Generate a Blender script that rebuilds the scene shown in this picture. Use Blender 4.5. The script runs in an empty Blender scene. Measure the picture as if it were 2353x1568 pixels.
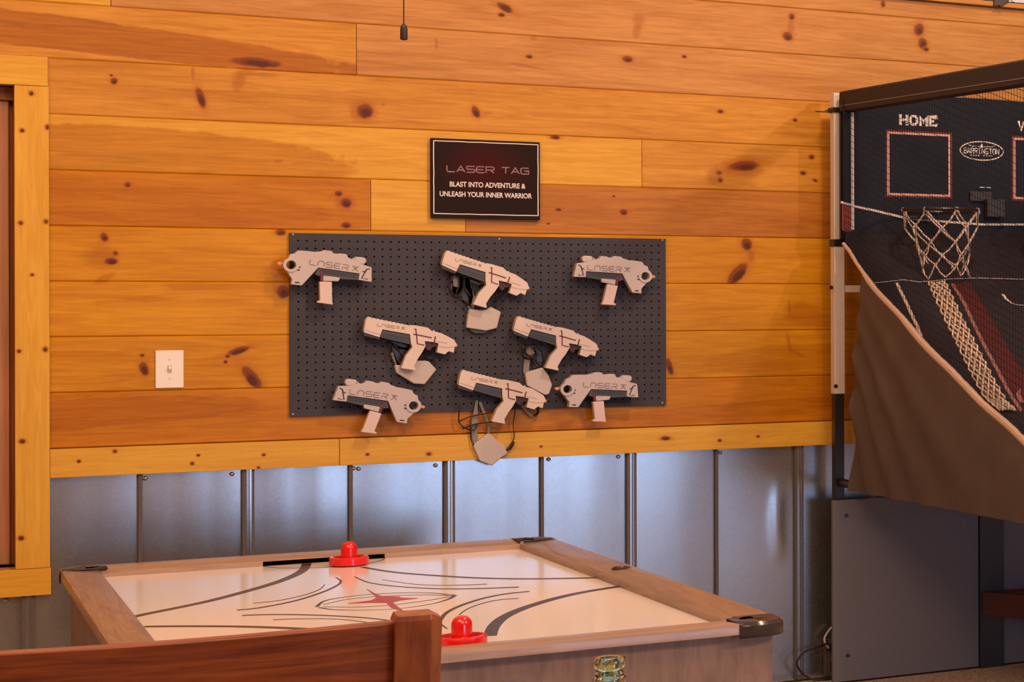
import bpy, bmesh, math, random
from mathutils import Vector, Matrix
C = bpy.context.scene.collection
sc = bpy.context.scene
random.seed(7)
IN = 0.0254            # everything is measured in inches from the camera height, then scaled
EYE = 56.0             # camera height above the floor, inches
PI = math.pi
# ------------------------------------------------------------------ camera
F, CX, CY, YAW, ROLL, D = 4819.436, 3311.138, 700.0, 0.636522, 0.0026314, 310.4305
FW = Vector((math.sin(YAW), math.cos(YAW), 0))
R0 = Vector((math.cos(YAW), -math.sin(YAW), 0)); D0 = Vector((0, 0, -1))
RT = R0*math.cos(ROLL) + D0*math.sin(ROLL)
DN = D0*math.cos(ROLL) - R0*math.sin(ROLL)
def P(x, y, z): return Vector((x*IN, y*IN, (z+EYE)*IN))
cd = bpy.data.cameras.new('camera'); cam = bpy.data.objects.new('camera', cd); C.objects.link(cam)
cd.sensor_fit = 'HORIZONTAL'; cd.sensor_width = 36; cd.lens = F/2353*36
cd.shift_x = (1176.5-CX)/2353; cd.shift_y = (CY-784)/2353
cd.clip_start = 0.05; cd.clip_end = 100
m3 = Matrix((RT, -DN, -FW)).transposed()
cam.matrix_world = Matrix.Translation(P(0, -D, 0)) @ m3.to_4x4()
sc.camera = cam
def ray(u, v): return RT*((u-CX)/F) + DN*((v-CY)/F) + FW
def at(u, v, Y=0.0):                 # photo point -> place on a plane parallel to the wall
    w = ray(u, v); t = (Y+D)/w.y; return (w.x*t, Y, w.z*t)
def atz(u, v, Z):                    # photo point -> place on a level plane
    w = ray(u, v); t = Z/w.z; return (w.x*t, -D+w.y*t, Z)
def depth(u, v, z): w = ray(u, v)*z; return (w.x, w.y-D, w.z)
# ------------------------------------------------------------------ world, lights, exposure
world = bpy.data.worlds.new('world'); sc.world = world; world.use_nodes = True
world.node_tree.nodes['Background'].inputs[0].default_value = (0.62, 0.75, 1.0, 1)
world.node_tree.nodes['Background'].inputs[1].default_value = 0.8
def area(name, loc, target, size, size_y, power, col, spread=PI):
    l = bpy.data.lights.new(name, 'AREA'); l.shape = 'RECTANGLE'; l.size = size*IN; l.size_y = size_y*IN
    l.energy = power; l.color = col; l.spread = spread
    o = bpy.data.objects.new(name, l); C.objects.link(o); o.location = P(*loc)
    d = P(*target)-P(*loc); o.rotation_euler = d.to_track_quat('-Z', 'Y').to_euler(); return o
WARM = (1.0, 0.66, 0.45)
area('ceiling_lamp', (112, -112, 128), (70, 0, 0), 14, 14, 82, WARM)
area('ceiling_lamp', (232, -300, 118), (120, 0, 0), 12, 12, 165, WARM)
area('ceiling_lamp', (-40, -190, 135), (20, 0, 0), 90, 60, 170, (1.0, 0.60, 0.34))
area('ceiling_lamp', (40, -330, 140), (40, -60, -30), 130, 90, 215, (1.0, 0.70, 0.50))
area('window_daylight', (171, -474, -10), (130, -200, -40), 78, 84, 150, (0.42, 0.62, 1.0))
sc.view_settings.view_transform = 'Standard'; sc.view_settings.look = 'None'
sc.view_settings.gamma = 1.0; sc.view_settings.exposure = -0.08
sc.view_settings.use_curve_mapping = False

# ------------------------------------------------------------------ materials
def lin(c):
    return tuple((x/12.92 if x <= 0.04045 else ((x+0.055)/1.055)**2.4) for x in [k/255 for k in c])
class N:
    def __init__(s, name):
        s.m = bpy.data.materials.new(name); s.m.use_nodes = True; s.t = s.m.node_tree
        s.b = s.t.nodes['Principled BSDF']
    def n(s, ty, **kw):
        o = s.t.nodes.new(ty)
        for k, v in kw.items():
            if k.startswith('i_'): o.inputs[int(k[2:])].default_value = v
            else: setattr(o, k, v)
        return o
    def l(s, a, b): s.t.links.new(a, b)
    def inches(s, off=(0, 0, 0), sc_=(1, 1, 1)):
        g = s.n('ShaderNodeNewGeometry'); mp = s.n('ShaderNodeMapping')
        mp.vector_type = 'POINT'
        mp.inputs['Scale'].default_value = [k/IN for k in sc_]
        mp.inputs['Location'].default_value = (off[0], off[1], off[2]-EYE*sc_[2])
        s.l(g.outputs['Position'], mp.inputs['Vector']); return mp.outputs[0]
    def objin(s, sc_=(1, 1, 1), off=(0, 0, 0)):
        g = s.n('ShaderNodeTexCoord'); mp = s.n('ShaderNodeMapping')
        mp.inputs['Scale'].default_value = [k/IN for k in sc_]; mp.inputs['Location'].default_value = off
        s.l(g.outputs['Object'], mp.inputs['Vector']); return mp.outputs[0]
    def noise(s, vec, scale, detail=3, rough=.5, dist=0):
        o = s.n('ShaderNodeTexNoise'); o.inputs['Scale'].default_value = scale
        o.inputs['Detail'].default_value = detail; o.inputs['Roughness'].default_value = rough
        o.inputs['Distortion'].default_value = dist; s.l(vec, o.inputs['Vector']); return o.outputs['Fac']
    def mr(s, v, a, b, c=0, d=1, smooth=False):
        o = s.n('ShaderNodeMapRange'); o.inputs[1].default_value = a; o.inputs[2].default_value = b
        o.inputs[3].default_value = c; o.inputs[4].default_value = d
        if smooth: o.interpolation_type = 'SMOOTHSTEP'
        s.l(v, o.inputs[0]); return o.outputs[0]
    def mix(s, f, a, b):
        o = s.n('ShaderNodeMix', data_type='RGBA')
        if isinstance(f, (int, float)): o.inputs[0].default_value = f
        else: s.l(f, o.inputs[0])
        for k, v in ((6, a), (7, b)):
            if isinstance(v, (tuple, list)): o.inputs[k].default_value = (*v[:3], 1)
            else: s.l(v, o.inputs[k])
        return o.outputs[2]
    def mul(s, a, b, op='MULTIPLY'):
        o = s.n('ShaderNodeMath', operation=op); s.l(a, o.inputs[0])
        if isinstance(b, (int, float)): o.inputs[1].default_value = b
        else: s.l(b, o.inputs[1])
        return o.outputs[0]
    def bump(s, h, strength, dist=.002):
        o = s.n('ShaderNodeBump'); o.inputs['Strength'].default_value = strength
        o.inputs['Distance'].default_value = dist; s.l(h, o.inputs['Height']); s.l(o.outputs[0], s.b.inputs['Normal'])
    def col(s, c):
        if isinstance(c, (tuple, list)): s.b.inputs['Base Color'].default_value = (*c[:3], 1)
        else: s.l(c, s.b.inputs['Base Color'])
    def setp(s, rough=None, metal=None, spec=None, coat=None, trans=None, ior=None, alpha=None):
        for k, v in (('Roughness', rough), ('Metallic', metal), ('Specular IOR Level', spec), ('Coat Weight', coat),
                     ('Transmission Weight', trans), ('IOR', ior), ('Alpha', alpha)):
            if v is not None: s.b.inputs[k].default_value = v
def simple(name, c, rough=.5, metal=0, spec=.5, coat=0, var=.10, scale=.6, bmp=0, bscale=8):
    m = N(name); v = m.inches()
    f = m.noise(v, scale, 4, .6)
    a = tuple(k*(1-var) for k in c); b = tuple(min(1, k*(1+var)) for k in c)
    m.col(m.mix(f, a, b)); m.setp(rough, metal, spec, coat)
    if bmp: m.bump(m.noise(v, bscale, 3), bmp)
    return m.m
# knots, cat-eyes and heartwood that are in the boards: (u, v, half width, half height, turn deg, kind)
KNOTS = [(1160, 18, 22, 9, 28, 'k'), (1152, 34, 9, 5, 0, 'k'), (1467, 45, 14, 20, 0, 's'), (1463, 70, 9, 16, 8, 's'),
 (1819, 38, 8, 9, 0, 'k'), (1817, 62, 8, 16, 0, 's'), (1810, 84, 13, 11, 20, 'k'), (2112, 68, 12, 16, 25, 'k'), (2120, 100, 12, 14, 0, 'k'),
 (2128, 113, 7, 5, 0, 'k'), (2029, 9, 6, 9, 0, 'k'), (590, 144, 66, 12, 1, 'k'), (560, 168, 34, 12, -25, 's'), (548, 190, 14, 24, 18, 's'), (605, 172, 40, 5, 0, 's'),
 (1216, 130, 9, 5, 0, 'k'), (1442, 136, 15, 8, 0, 'k'), (1572, 130, 6, 4, 0, 'k'), (1003, 100, 4, 14, 0, 's'), (1226, 88, 8, 5, 0, 's'), (1210, 152, 36, 4, 8, 's'),
 (262, 186, 9, 9, 20, 'k'), (256, 173, 5, 3, 0, 'k'), (461, 224, 11, 27, -16, 'k'), (443, 166, 4, 17, 0, 's'), (836, 252, 30, 26, 0, 's'), (840, 256, 20, 19, 20, 'k'), (880, 240, 5, 4, 0, 's'),
 (1093, 256, 10, 17, -24, 'k'), (1120, 260, 14, 4, 0, 's'), (1655, 256, 8, 5, 0, 'k'), (1827, 276, 5, 4, 0, 'k'),
 (640, 371, 10, 4, -10, 's'), (1275, 316, 12, 5, 0, 'k'), (1705, 386, 52, 26, -5, 's'), (1712, 382, 38, 13, -5, 'k'), (1652, 397, 7, 5, 0, 'k'), (1655, 414, 6, 6, 0, 'k'),
 (1865, 361, 7, 6, 0, 'k'), (1845, 398, 7, 5, 0, 'k'), (1873, 415, 7, 4, 20, 'k'), (1640, 402, 18, 20, 0, 's'),
 (293, 425, 10, 8, 0, 'k'), (778, 445, 12, 8, 0, 'k'), (792, 466, 24, 18, 0, 's'), (794, 466, 14, 12, 0, 'k'), (795, 518, 13, 8, 0, 'k'), (1433, 488, 10, 8, 0, 'k'), (1283, 482, 8, 4, 0, 'k'),
 (1260, 514, 5, 3, 0, 'k'), (1410, 451, 5, 3, 0, 'k'), (240, 545, 10, 12, -20, 'k'), (265, 582, 6, 5, 0, 'k'), (230, 590, 38, 22, 0, 's'), (256, 601, 17, 8, 0, 'k'), (240, 640, 30, 8, -30, 's'), (645, 534, 14, 8, 0, 'k'),
 (1716, 562, 15, 14, 40, 'k'), (1726, 590, 8, 12, 0, 's'), (1695, 628, 14, 36, 42, 'k'), (652, 671, 17, 16, 0, 'k'), (640, 620, 20, 30, 0, 's'),
 (331, 848, 12, 18, -14, 'k'), (326, 817, 7, 4, 0, 'k'), (548, 806, 30, 8, -18, 'k'), (523, 819, 6, 4, 0, 'k'), (518, 832, 5, 4, 0, 'k'), (578, 868, 15, 34, -36, 'k'), (1538, 842, 9, 22, -12, 'k'),
 (1814, 710, 4, 20, 0, 's'), (1850, 722, 48, 26, 12, 's'), (1813, 790, 5, 24, -10, 's'), (1832, 812, 22, 5, 25, 's'), (960, 962, 10, 4, 0, 's')]
HEART = [(60, 66, 800, 40, 4.3, .95), (330, 358, 500, 66, 2, .85), (200, 950, 420, 34, -2, .5), (1700, 945, 420, 20, -3, .4), (1880, 830, 240, 40, 0, .4), (1560, 500, 460, 40, 3, .3), (350, 470, 420, 50, 3, .3)]
TKNOTS = [(71, 216, 6, 6), (50, 301, 6, 5), (108, 293, 6, 7), (47, 513, 7, 6), (105, 510, 7, 7), (73, 632, 5, 4), (43, 807, 6, 5), (103, 803, 7, 7), (51, 1014, 8, 6),
 (48, 1236, 8, 6), (180, 1060, 5, 4), (263, 1037, 6, 5), (440, 1065, 5, 4), (454, 1046, 4, 3), (604, 1045, 5, 4), (592, 1074, 4, 3), (842, 1044, 5, 4), (983, 1043, 7, 5), (1525, 1007, 12, 5), (1650, 1012, 4, 3), (1738, 1003, 4, 3), (1240, 1026, 4, 3)]
SCL = F/math.hypot(D, 60)
def pine(name, light, dark, seed, box, lengthwise='x', knots=(), heart=(), gloss=.38):
    """varnished pine; box = (x0,x1,z0,z1) so that only the knots of this board are worked out"""
    m = N(name); g = lengthwise == 'x'
    v = m.inches(off=(seed*13.7, 0, seed*5.3), sc_=((.10, .3, 1.5) if g else (1.5, .3, .10)))
    grain = m.noise(v, 1.0, 7, .62, 1.2)
    v2 = m.inches(off=(seed*3.1, seed, 0), sc_=((.035, .1, .30) if g else (.3, .1, .035)))
    big = m.noise(v2, 1.0, 3, .5, .6)
    v3 = m.inches(off=(seed*7, 0, 0), sc_=((.5, 1, 14) if g else (14, 1, .5)))
    fine = m.noise(v3, 1.0, 3, .6)
    f = m.mul(m.mr(grain, .36, .64), .70); f = m.mul(f, m.mul(m.mr(big, .3, .7), .5), 'ADD'); f = m.mul(f, m.mul(m.mr(fine, .3, .7, 0, 1), .16), 'ADD')
    c = m.mix(m.mr(f, .15, 1.15), light, dark)
    w = m.inches()
    wob = m.noise(w, .35, 3, .6)
    def ell(u, vv, a, b, ang, s0, s1, wobble):
        x, _, z = at(u, vv, 0); hw = a/(F/300*1.02); hh = b/(F/290)
        # scale of the picture at that spot on the wall
        x2 = at(u+a, vv, 0)[0]; z2 = at(u, vv+b, 0)[2]; hw = abs(x2-x); hh = abs(z-z2)
        mp = m.n('ShaderNodeMapping', vector_type='TEXTURE')
        mp.inputs['Location'].default_value = (x, 0, z); mp.inputs['Rotation'].default_value = (0, math.radians(ang), 0)
        mp.inputs['Scale'].default_value = (hw, 40, hh); m.l(w, mp.inputs['Vector'])
        ln = m.n('ShaderNodeVectorMath', operation='LENGTH'); m.l(mp.outputs[0], ln.inputs[0])
        d = m.mul(ln.outputs['Value'], m.mr(wob, .25, .75, -wobble, wobble), 'ADD')
        return m.mr(d, s0, s1, 1, 0, True)
    def inside(u, vv, mg):
        x, _, z = at(u, vv, 0); return box[0]-mg < x < box[1]+mg and box[2]-mg*.6 < z < box[3]+mg*.6
    for (u, vv, a, b, ang, amt) in heart:
        x, _, z = at(u, vv, 0)
        if box[2] < z < box[3] and box[0]-30 < x < box[1]+30:
            c = m.mix(m.mul(ell(u, vv, a, b, ang, .93, 1.05, .10), amt), c, m.mix(m.mr(grain, .35, .65), tuple(k*q for k, q in zip(dark, (.98, .86, .7))), tuple(k*q for k, q in zip(dark, (.72, .58, .4)))))
    for (u, vv, a, b, ang, k) in knots:
        if inside(u, vv, 1.2):
            if k == 's': c = m.mix(m.mul(ell(u, vv, a*1.1, b*1.1, ang, .45, 1.25, .25), .5), c, (.33, .095, .008))
            else:
                c = m.mix(m.mul(ell(u, vv, a*1.5, b*1.35, ang, .6, 1.35, .25), .5), c, (.42, .125, .008))
                c = m.mix(m.mul(ell(u, vv, a, b, ang, .70, 1.05, .2), .88), c, (.19, .040, .003))
                c = m.mix(m.mul(ell(u+a*.1, vv+b*.2, a*.72, b*.68, ang, .35, 1.05, .5), .75), c, (.05, .010, .002))
    m.col(c); m.setp(gloss, 0, .20, .0); m.bump(fine, .25, .0008)
    return m.m
def dull(m, sp=.12):
    m.node_tree.nodes['Principled BSDF'].inputs['Specular IOR Level'].default_value = sp
def metal_mat(name, c, rough=.36, scale=.12, metal=.9):
    m = N(name); v = m.inches()
    sp = m.n('ShaderNodeTexVoronoi'); sp.inputs['Scale'].default_value = 2.2; m.l(v, sp.inputs['Vector'])
    f = m.noise(v, scale, 5, .65)
    m.col(m.mix(f, tuple(k*.90 for k in c), tuple(min(1, k*1.08) for k in c)))
    r = m.mr(m.mul(sp.outputs['Color'], .5), 0, .5, rough-.005, rough+.010); m.l(r, m.b.inputs['Roughness'])
    m.setp(None, metal, .5); m.bump(m.noise(v, .9, 2), .03, .001); return m.m
M = {}
M['galv'] = metal_mat('galvanized_steel', (.41, .415, .425), .27)
M['rib_shade_socket'] = simple('rib_shade_socket_brown', (.10, .082, .075), .6)  # dark brown for the painted rib shade, also the socket box
M['black'] = simple('black_plastic', (.018, .017, .018), .4)
M['darkgap'] = simple('dark_gap', (.03, .014, .006), .9, var=.02)
M['white_pl'] = simple('white_plastic', (.53, .455, .43), .42, var=.05)
M['grip_pl'] = simple('pink_white_plastic', (.68, .53, .49), .5, var=.05)
M['grey_pl'] = simple('grey_white_plastic', (.52, .45, .41), .55, var=.06)
M['char_pl'] = simple('charcoal_plastic', (.055, .058, .066), .5)
M['maroon'] = simple('maroon_print', (.14, .018, .018), .5)
M['dkmaroon'] = simple('dark_maroon_plastic', (.045, .012, .012), .5)
M['ink'] = simple('black_ink', (.03, .025, .025), .6)
M['grey_ink'] = simple('grey_ink', (.22, .17, .15), .6)
M['orange_tip'] = simple('orange_plastic', (.75, .28, .08), .35)
M['plate'] = simple('ivory_plate', (.86, .80, .72), .4, var=.04)
M['plate_d'] = simple('ivory_shadow_line', (.60, .45, .36), .5)
M['peg'] = simple('charcoal_hardboard', (.058, .056, .068), .62, var=.14, scale=3, bmp=.2, bscale=12)
M['hole'] = simple('dark_hole', (.012, .010, .010), .9)
M['signblack'] = simple('sign_black', (.018, .012, .010), .45)
M['strap'] = simple('grey_webbing', (.24, .22, .19), .8, bmp=.5, bscale=6)
M['cable'] = simple('black_cable', (.02, .012, .010), .5)
M['red'] = simple('red_plastic', (.72, .006, .008), .22, var=.05, coat=.5)
M['rail'] = simple('grey_oak_rail', (.30, .21, .155), .42, var=.22, scale=.5)
M['post_w'] = simple('white_enamel', (.70, .64, .60), .4, var=.05)
M['post_k'] = simple('black_enamel', (.016, .012, .012), .35)
M['navy'] = simple('navy_board', (.014, .018, .030), .6, var=.35, scale=.25)
M['cream'] = simple('cream_print', (.72, .66, .62), .6, var=.1)
M['pink'] = simple('salmon_print', (.70, .36, .30), .6, var=.1)
M['redcloth'] = simple('red_cloth', (.22, .035, .030), .8, var=.2)
M['darkcloth'] = simple('dark_court_cloth', (.026, .022, .027), .8, var=.25, scale=.4, bmp=.2)
M['marooncloth'] = simple('maroon_cloth', (.075, .018, .020), .8, var=.25)
M['skirt'] = simple('brown_nylon', (.118, .090, .078), .6, var=.16, scale=.12, bmp=.6, bscale=.45)
M['piping'] = simple('tan_piping', (.52, .36, .27), .6, var=.12, scale=1)
M['net'] = simple('cream_cord', (.66, .52, .42), .75, var=.15, scale=3)
M['blacknet'] = simple('black_net_cord', (.020, .018, .022), .7)
M['sleeve'] = simple('black_padding', (.045, .032, .028), .65, bmp=.2, bscale=2)
M['panel'] = simple('grey_panel', (.165, .155, .165), .55, var=.08, scale=2)
M['beam'] = simple('brown_red_beam', (.10, .035, .030), .6)
M['screw'] = metal_mat('screw_steel', (.5, .48, .45), .35)
M['cherry'] = None
def plankwood(name, a, b, sc_, rough=.35, seed=0, amt=1):
    m = N(name); v = m.inches(off=(seed, seed, seed), sc_=sc_)
    g = m.noise(v, 1, 6, .6, 1.0); m.col(m.mix(m.mr(g, .3, .7, 0, amt), a, b)); m.setp(rough, 0, .4, .12)
    m.bump(g, .15, .001); return m.m
M['cherry'] = plankwood('cherry_stain', (.42, .100, .022), (.15, .030, .010), (.14, .5, 2.4), .42)
M['cherry_v'] = plankwood('cherry_stain_upright', (.42, .11, .025), (.20, .045, .016), (1.6, 1, .25), .42, 3)
M['cab'] = plankwood('weathered_oak_laminate', (.27, .17, .12), (.17, .105, .075), (.9, .9, .16), .5, 5)
M['railx'] = plankwood('oak_rail_across', (.46, .31, .22), (.29, .18, .125), (.10, 1, 1.6), .36, 1)
M['raily'] = plankwood('oak_rail_along', (.36, .235, .165), (.22, .13, .09), (1.6, .10, 1), .38, 2)
M['play'] = simple('white_playfield', (.86, .80, .76), .14, var=.02)
M['printline'] = simple('dark_print_line', (.050, .030, .022), .3)
M['printred'] = simple('red_print', (.42, .035, .018), .3)
M['jamb'] = pine('brown_jamb', (.50, .19, .06), (.34, .12, .035), 4, (0, 0, 0, 0), 'z')
M['sash'] = plankwood('brown_sash', (.62, .30, .155), (.42, .19, .09), (1.2, 1, .05), .45, 8)
M['floor'] = None
m = N('speckled_carpet'); v = m.inches()
f = m.noise(v, 1.6, 5, .8); m.col(m.mix(m.mr(f, .35, .65), (.24, .19, .145), (.66, .53, .40))); m.setp(.9, 0, .2); m.bump(f, .6, .004); M['floor'] = m.m
M['ceiling'] = simple('white_metal_ceiling', (.62, .66, .74), .45)
M['pinewall'] = plankwood('pine_wall_far', (.50, .27, .10), (.34, .16, .05), (.08, .08, 1.2), .45, 9)
M['glass'] = None
m = N('bottle_glass'); m.col((.72, .95, .90)); m.setp(.02, 0, .5, 0, 1.0, 1.5); M['glass'] = m.m
m = N('window_glass'); m.col((.9, .95, 1)); m.setp(.0, 0, .5, 0, 1.0, 1.02); M['wglass'] = m.m
M['tabletop'] = plankwood('pub_table_wood', (.20, .075, .03), (.10, .035, .014), (.1, 1.2, 1), .3, 6)
for k in ('peg', 'navy', 'darkcloth', 'marooncloth', 'skirt', 'sleeve', 'blacknet', 'signblack', 'panel', 'darkgap', 'hole', 'net'): dull(M[k])
# sign face: dark red in the middle fading to black, as printed
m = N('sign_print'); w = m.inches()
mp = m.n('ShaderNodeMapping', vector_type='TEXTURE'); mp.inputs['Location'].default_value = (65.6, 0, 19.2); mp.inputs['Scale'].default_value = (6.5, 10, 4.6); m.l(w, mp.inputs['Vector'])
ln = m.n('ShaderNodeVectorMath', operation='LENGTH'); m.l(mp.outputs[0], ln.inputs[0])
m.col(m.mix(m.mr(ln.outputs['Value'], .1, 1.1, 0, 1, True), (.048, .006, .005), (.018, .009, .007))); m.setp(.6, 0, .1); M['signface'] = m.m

# ------------------------------------------------------------------ mesh helpers
def tag(o, label=None, cat=None, group=None, kind=None):
    if label: o['label'] = label
    if cat: o['category'] = cat
    if group: o['group'] = group
    if kind: o['kind'] = kind
    return o
def empty(name, loc=(0, 0, 0), label=None, cat=None, group=None, kind=None, parent=None):
    o = bpy.data.objects.new(name, None); o.empty_display_size = .05; C.objects.link(o)
    if parent is None: o.location = P(*loc)
    else: o.parent = parent
    return tag(o, label, cat, group, kind)
class B:
    """collects geometry in inches (world frame unless told otherwise)"""
    def __init__(s): s.v = []; s.f = []
    def add(s, vs, fs):
        k = len(s.v); s.v += [tuple(v) for v in vs]; s.f += [tuple(i+k for i in f) for f in fs]; return s
    def box(s, x0, x1, y0, y1, z0, z1):
        vs = [(x, y, z) for x in (x0, x1) for y in (y0, y1) for z in (z0, z1)]
        return s.add(vs, [(0, 1, 3, 2), (4, 6, 7, 5), (0, 4, 5, 1), (2, 3, 7, 6), (0, 2, 6, 4), (1, 5, 7, 3)])
    def hexa(s, a, b):   # two quads (4 pts each), a and b
        return s.add(list(a)+list(b), [(3, 2, 1, 0), (4, 5, 6, 7), (0, 1, 5, 4), (1, 2, 6, 5), (2, 3, 7, 6), (3, 0, 4, 7)])
    def prism(s, poly, fr, d0, d1, inset=0):
        """poly: 2d points; fr(a,b,d) -> 3d; extruded from d0 to d1"""
        n = len(poly); A = sum(poly[i][0]*poly[(i+1) % n][1]-poly[(i+1) % n][0]*poly[i][1] for i in range(n))
        if A < 0: poly = poly[::-1]
        vs = [fr(a, b, d0) for a, b in poly]+[fr(a, b, d1) for a, b in poly]
        fs = [tuple(range(n)), tuple(range(2*n-1, n-1, -1))]+[(i, i+n, (i+1) % n+n, (i+1) % n) for i in range(n)]
        return s.add(vs, fs)
    def tube(s, pts, r, n=6, close=False):
        pts = [Vector(p) for p in pts]; L = len(pts); k = len(s.v); up = Vector((0, 0, 1)); prev = None
        for i, p in enumerate(pts):
            a = pts[(i-1) % L] if (close or i > 0) else p; b = pts[(i+1) % L] if (close or i < L-1) else p
            t = (b-a).normalized() if (b-a).length > 1e-9 else Vector((1, 0, 0))
            if prev is None:
                u = t.cross(up)
                if u.length < .1: u = t.cross(Vector((1, 0, 0)))
            else: u = prev-t*prev.dot(t)
            u.normalize(); prev = u; w = t.cross(u); rr = r[i] if isinstance(r, (list, tuple)) else r
            for j in range(n):
                q = 2*PI*j/n; s.v.append(tuple(p+u*(math.cos(q)*rr)+w*(math.sin(q)*rr)))
        for i in range(L if close else L-1):
            for j in range(n):
                a = k+i*n+j; b = k+i*n+(j+1) % n; c = k+((i+1) % L)*n+(j+1) % n; d = k+((i+1) % L)*n+j
                s.f.append((a, b, c, d))
        if not close:
            s.f.append(tuple(k+j for j in range(n))[::-1]); s.f.append(tuple(k+(L-1)*n+j for j in range(n)))
        return s
    def lathe(s, c, prof, n=28):
        k = len(s.v)
        for r, z in prof:
            for j in range(n):
                q = 2*PI*j/n; s.v.append((c[0]+r*math.cos(q), c[1]+r*math.sin(q), c[2]+z))
        for i in range(len(prof)-1):
            for j in range(n):
                s.f.append((k+i*n+j, k+i*n+(j+1) % n, k+(i+1)*n+(j+1) % n, k+(i+1)*n+j))
        s.f.append(tuple(k+j for j in range(n))[::-1]); s.f.append(tuple(k+(len(prof)-1)*n+j for j in range(n)))
        return s
    def ribbon(s, pts, w, fr, d0, d1):
        """flat stroke of width w (number or list) along 2d pts, lying in frame fr"""
        P2 = [Vector(p) for p in pts]; L = len(P2); lo = []; hi = []
        for i, p in enumerate(P2):
            a = P2[max(0, i-1)]; b = P2[min(L-1, i+1)]; t = (b-a)
            if t.length < 1e-9: t = Vector((1, 0))
            t.normalize(); nn = Vector((-t.y, t.x)); ww = (w[i] if isinstance(w, (list, tuple)) else w)/2
            if 0 < i < L-1:
                t1 = (p-a).normalized(); cs = abs(Vector((-t1.y, t1.x)).dot(nn)); ww = ww/max(.5, cs)
            lo.append(p-nn*ww); hi.append(p+nn*ww)
        k = len(s.v)
        for i in range(L):
            s.v += [tuple(fr(lo[i].x, lo[i].y, d1)), tuple(fr(hi[i].x, hi[i].y, d1)), tuple(fr(hi[i].x, hi[i].y, d0)), tuple(fr(lo[i].x, lo[i].y, d0))]
        for i in range(L-1):
            a = k+4*i; b = a+4
            for j in range(4): s.f.append((a+j, a+(j+1) % 4, b+(j+1) % 4, b+j))
        s.f.append((k+3, k+2, k+1, k)); e = k+4*(L-1); s.f.append((e, e+1, e+2, e+3))
        return s
    def obj(s, name, mat, parent=None, label=None, cat=None, group=None, kind=None, smooth=False, bevel=0, local=None, solid=None, seg=2):
        me = bpy.data.meshes.new(name)
        if local is not None: vs = [Vector(v)*IN for v in s.v]                 # already in the parent's own frame
        elif parent is not None: base = parent_world(parent); vs = [P(*v)-base for v in s.v]
        else: vs = [P(*v) for v in s.v]
        org = Vector((0, 0, 0))
        if parent is None and local is None:
            lo = Vector([min(v[i] for v in vs) for i in range(3)]); hi = Vector([max(v[i] for v in vs) for i in range(3)])
            org = Vector(((lo.x+hi.x)/2, (lo.y+hi.y)/2, lo.z)); vs = [v-org for v in vs]
        me.from_pydata(vs, [], s.f)
        bm = bmesh.new(); bm.from_mesh(me); bmesh.ops.recalc_face_normals(bm, faces=bm.faces); bm.to_mesh(me); bm.free()
        me.materials.append(mat if not isinstance(mat, str) else M[mat]); me.update()
        o = bpy.data.objects.new(name, me); C.objects.link(o); o.location = org
        if parent is not None: o.parent = parent
        if smooth:
            me.polygons.foreach_set('use_smooth', [True]*len(me.polygons)); me.set_sharp_from_angle(angle=math.radians(40))
        if bevel:
            b = o.modifiers.new('bevel', 'BEVEL'); b.width = bevel*IN; b.segments = seg; b.limit_method = 'ANGLE'; b.angle_limit = math.radians(35)
        if solid:
            b = o.modifiers.new('solidify', 'SOLIDIFY'); b.thickness = solid*IN
        return tag(o, label, cat, group, kind)
def parent_world(p):
    v = Vector((0, 0, 0))
    while p is not None: v = v+p.location; p = p.parent
    return v
wallfr = lambda y: (lambda a, b, d: (a, y-d, b))     # wall plane frame: d sticks out of the wall
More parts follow.
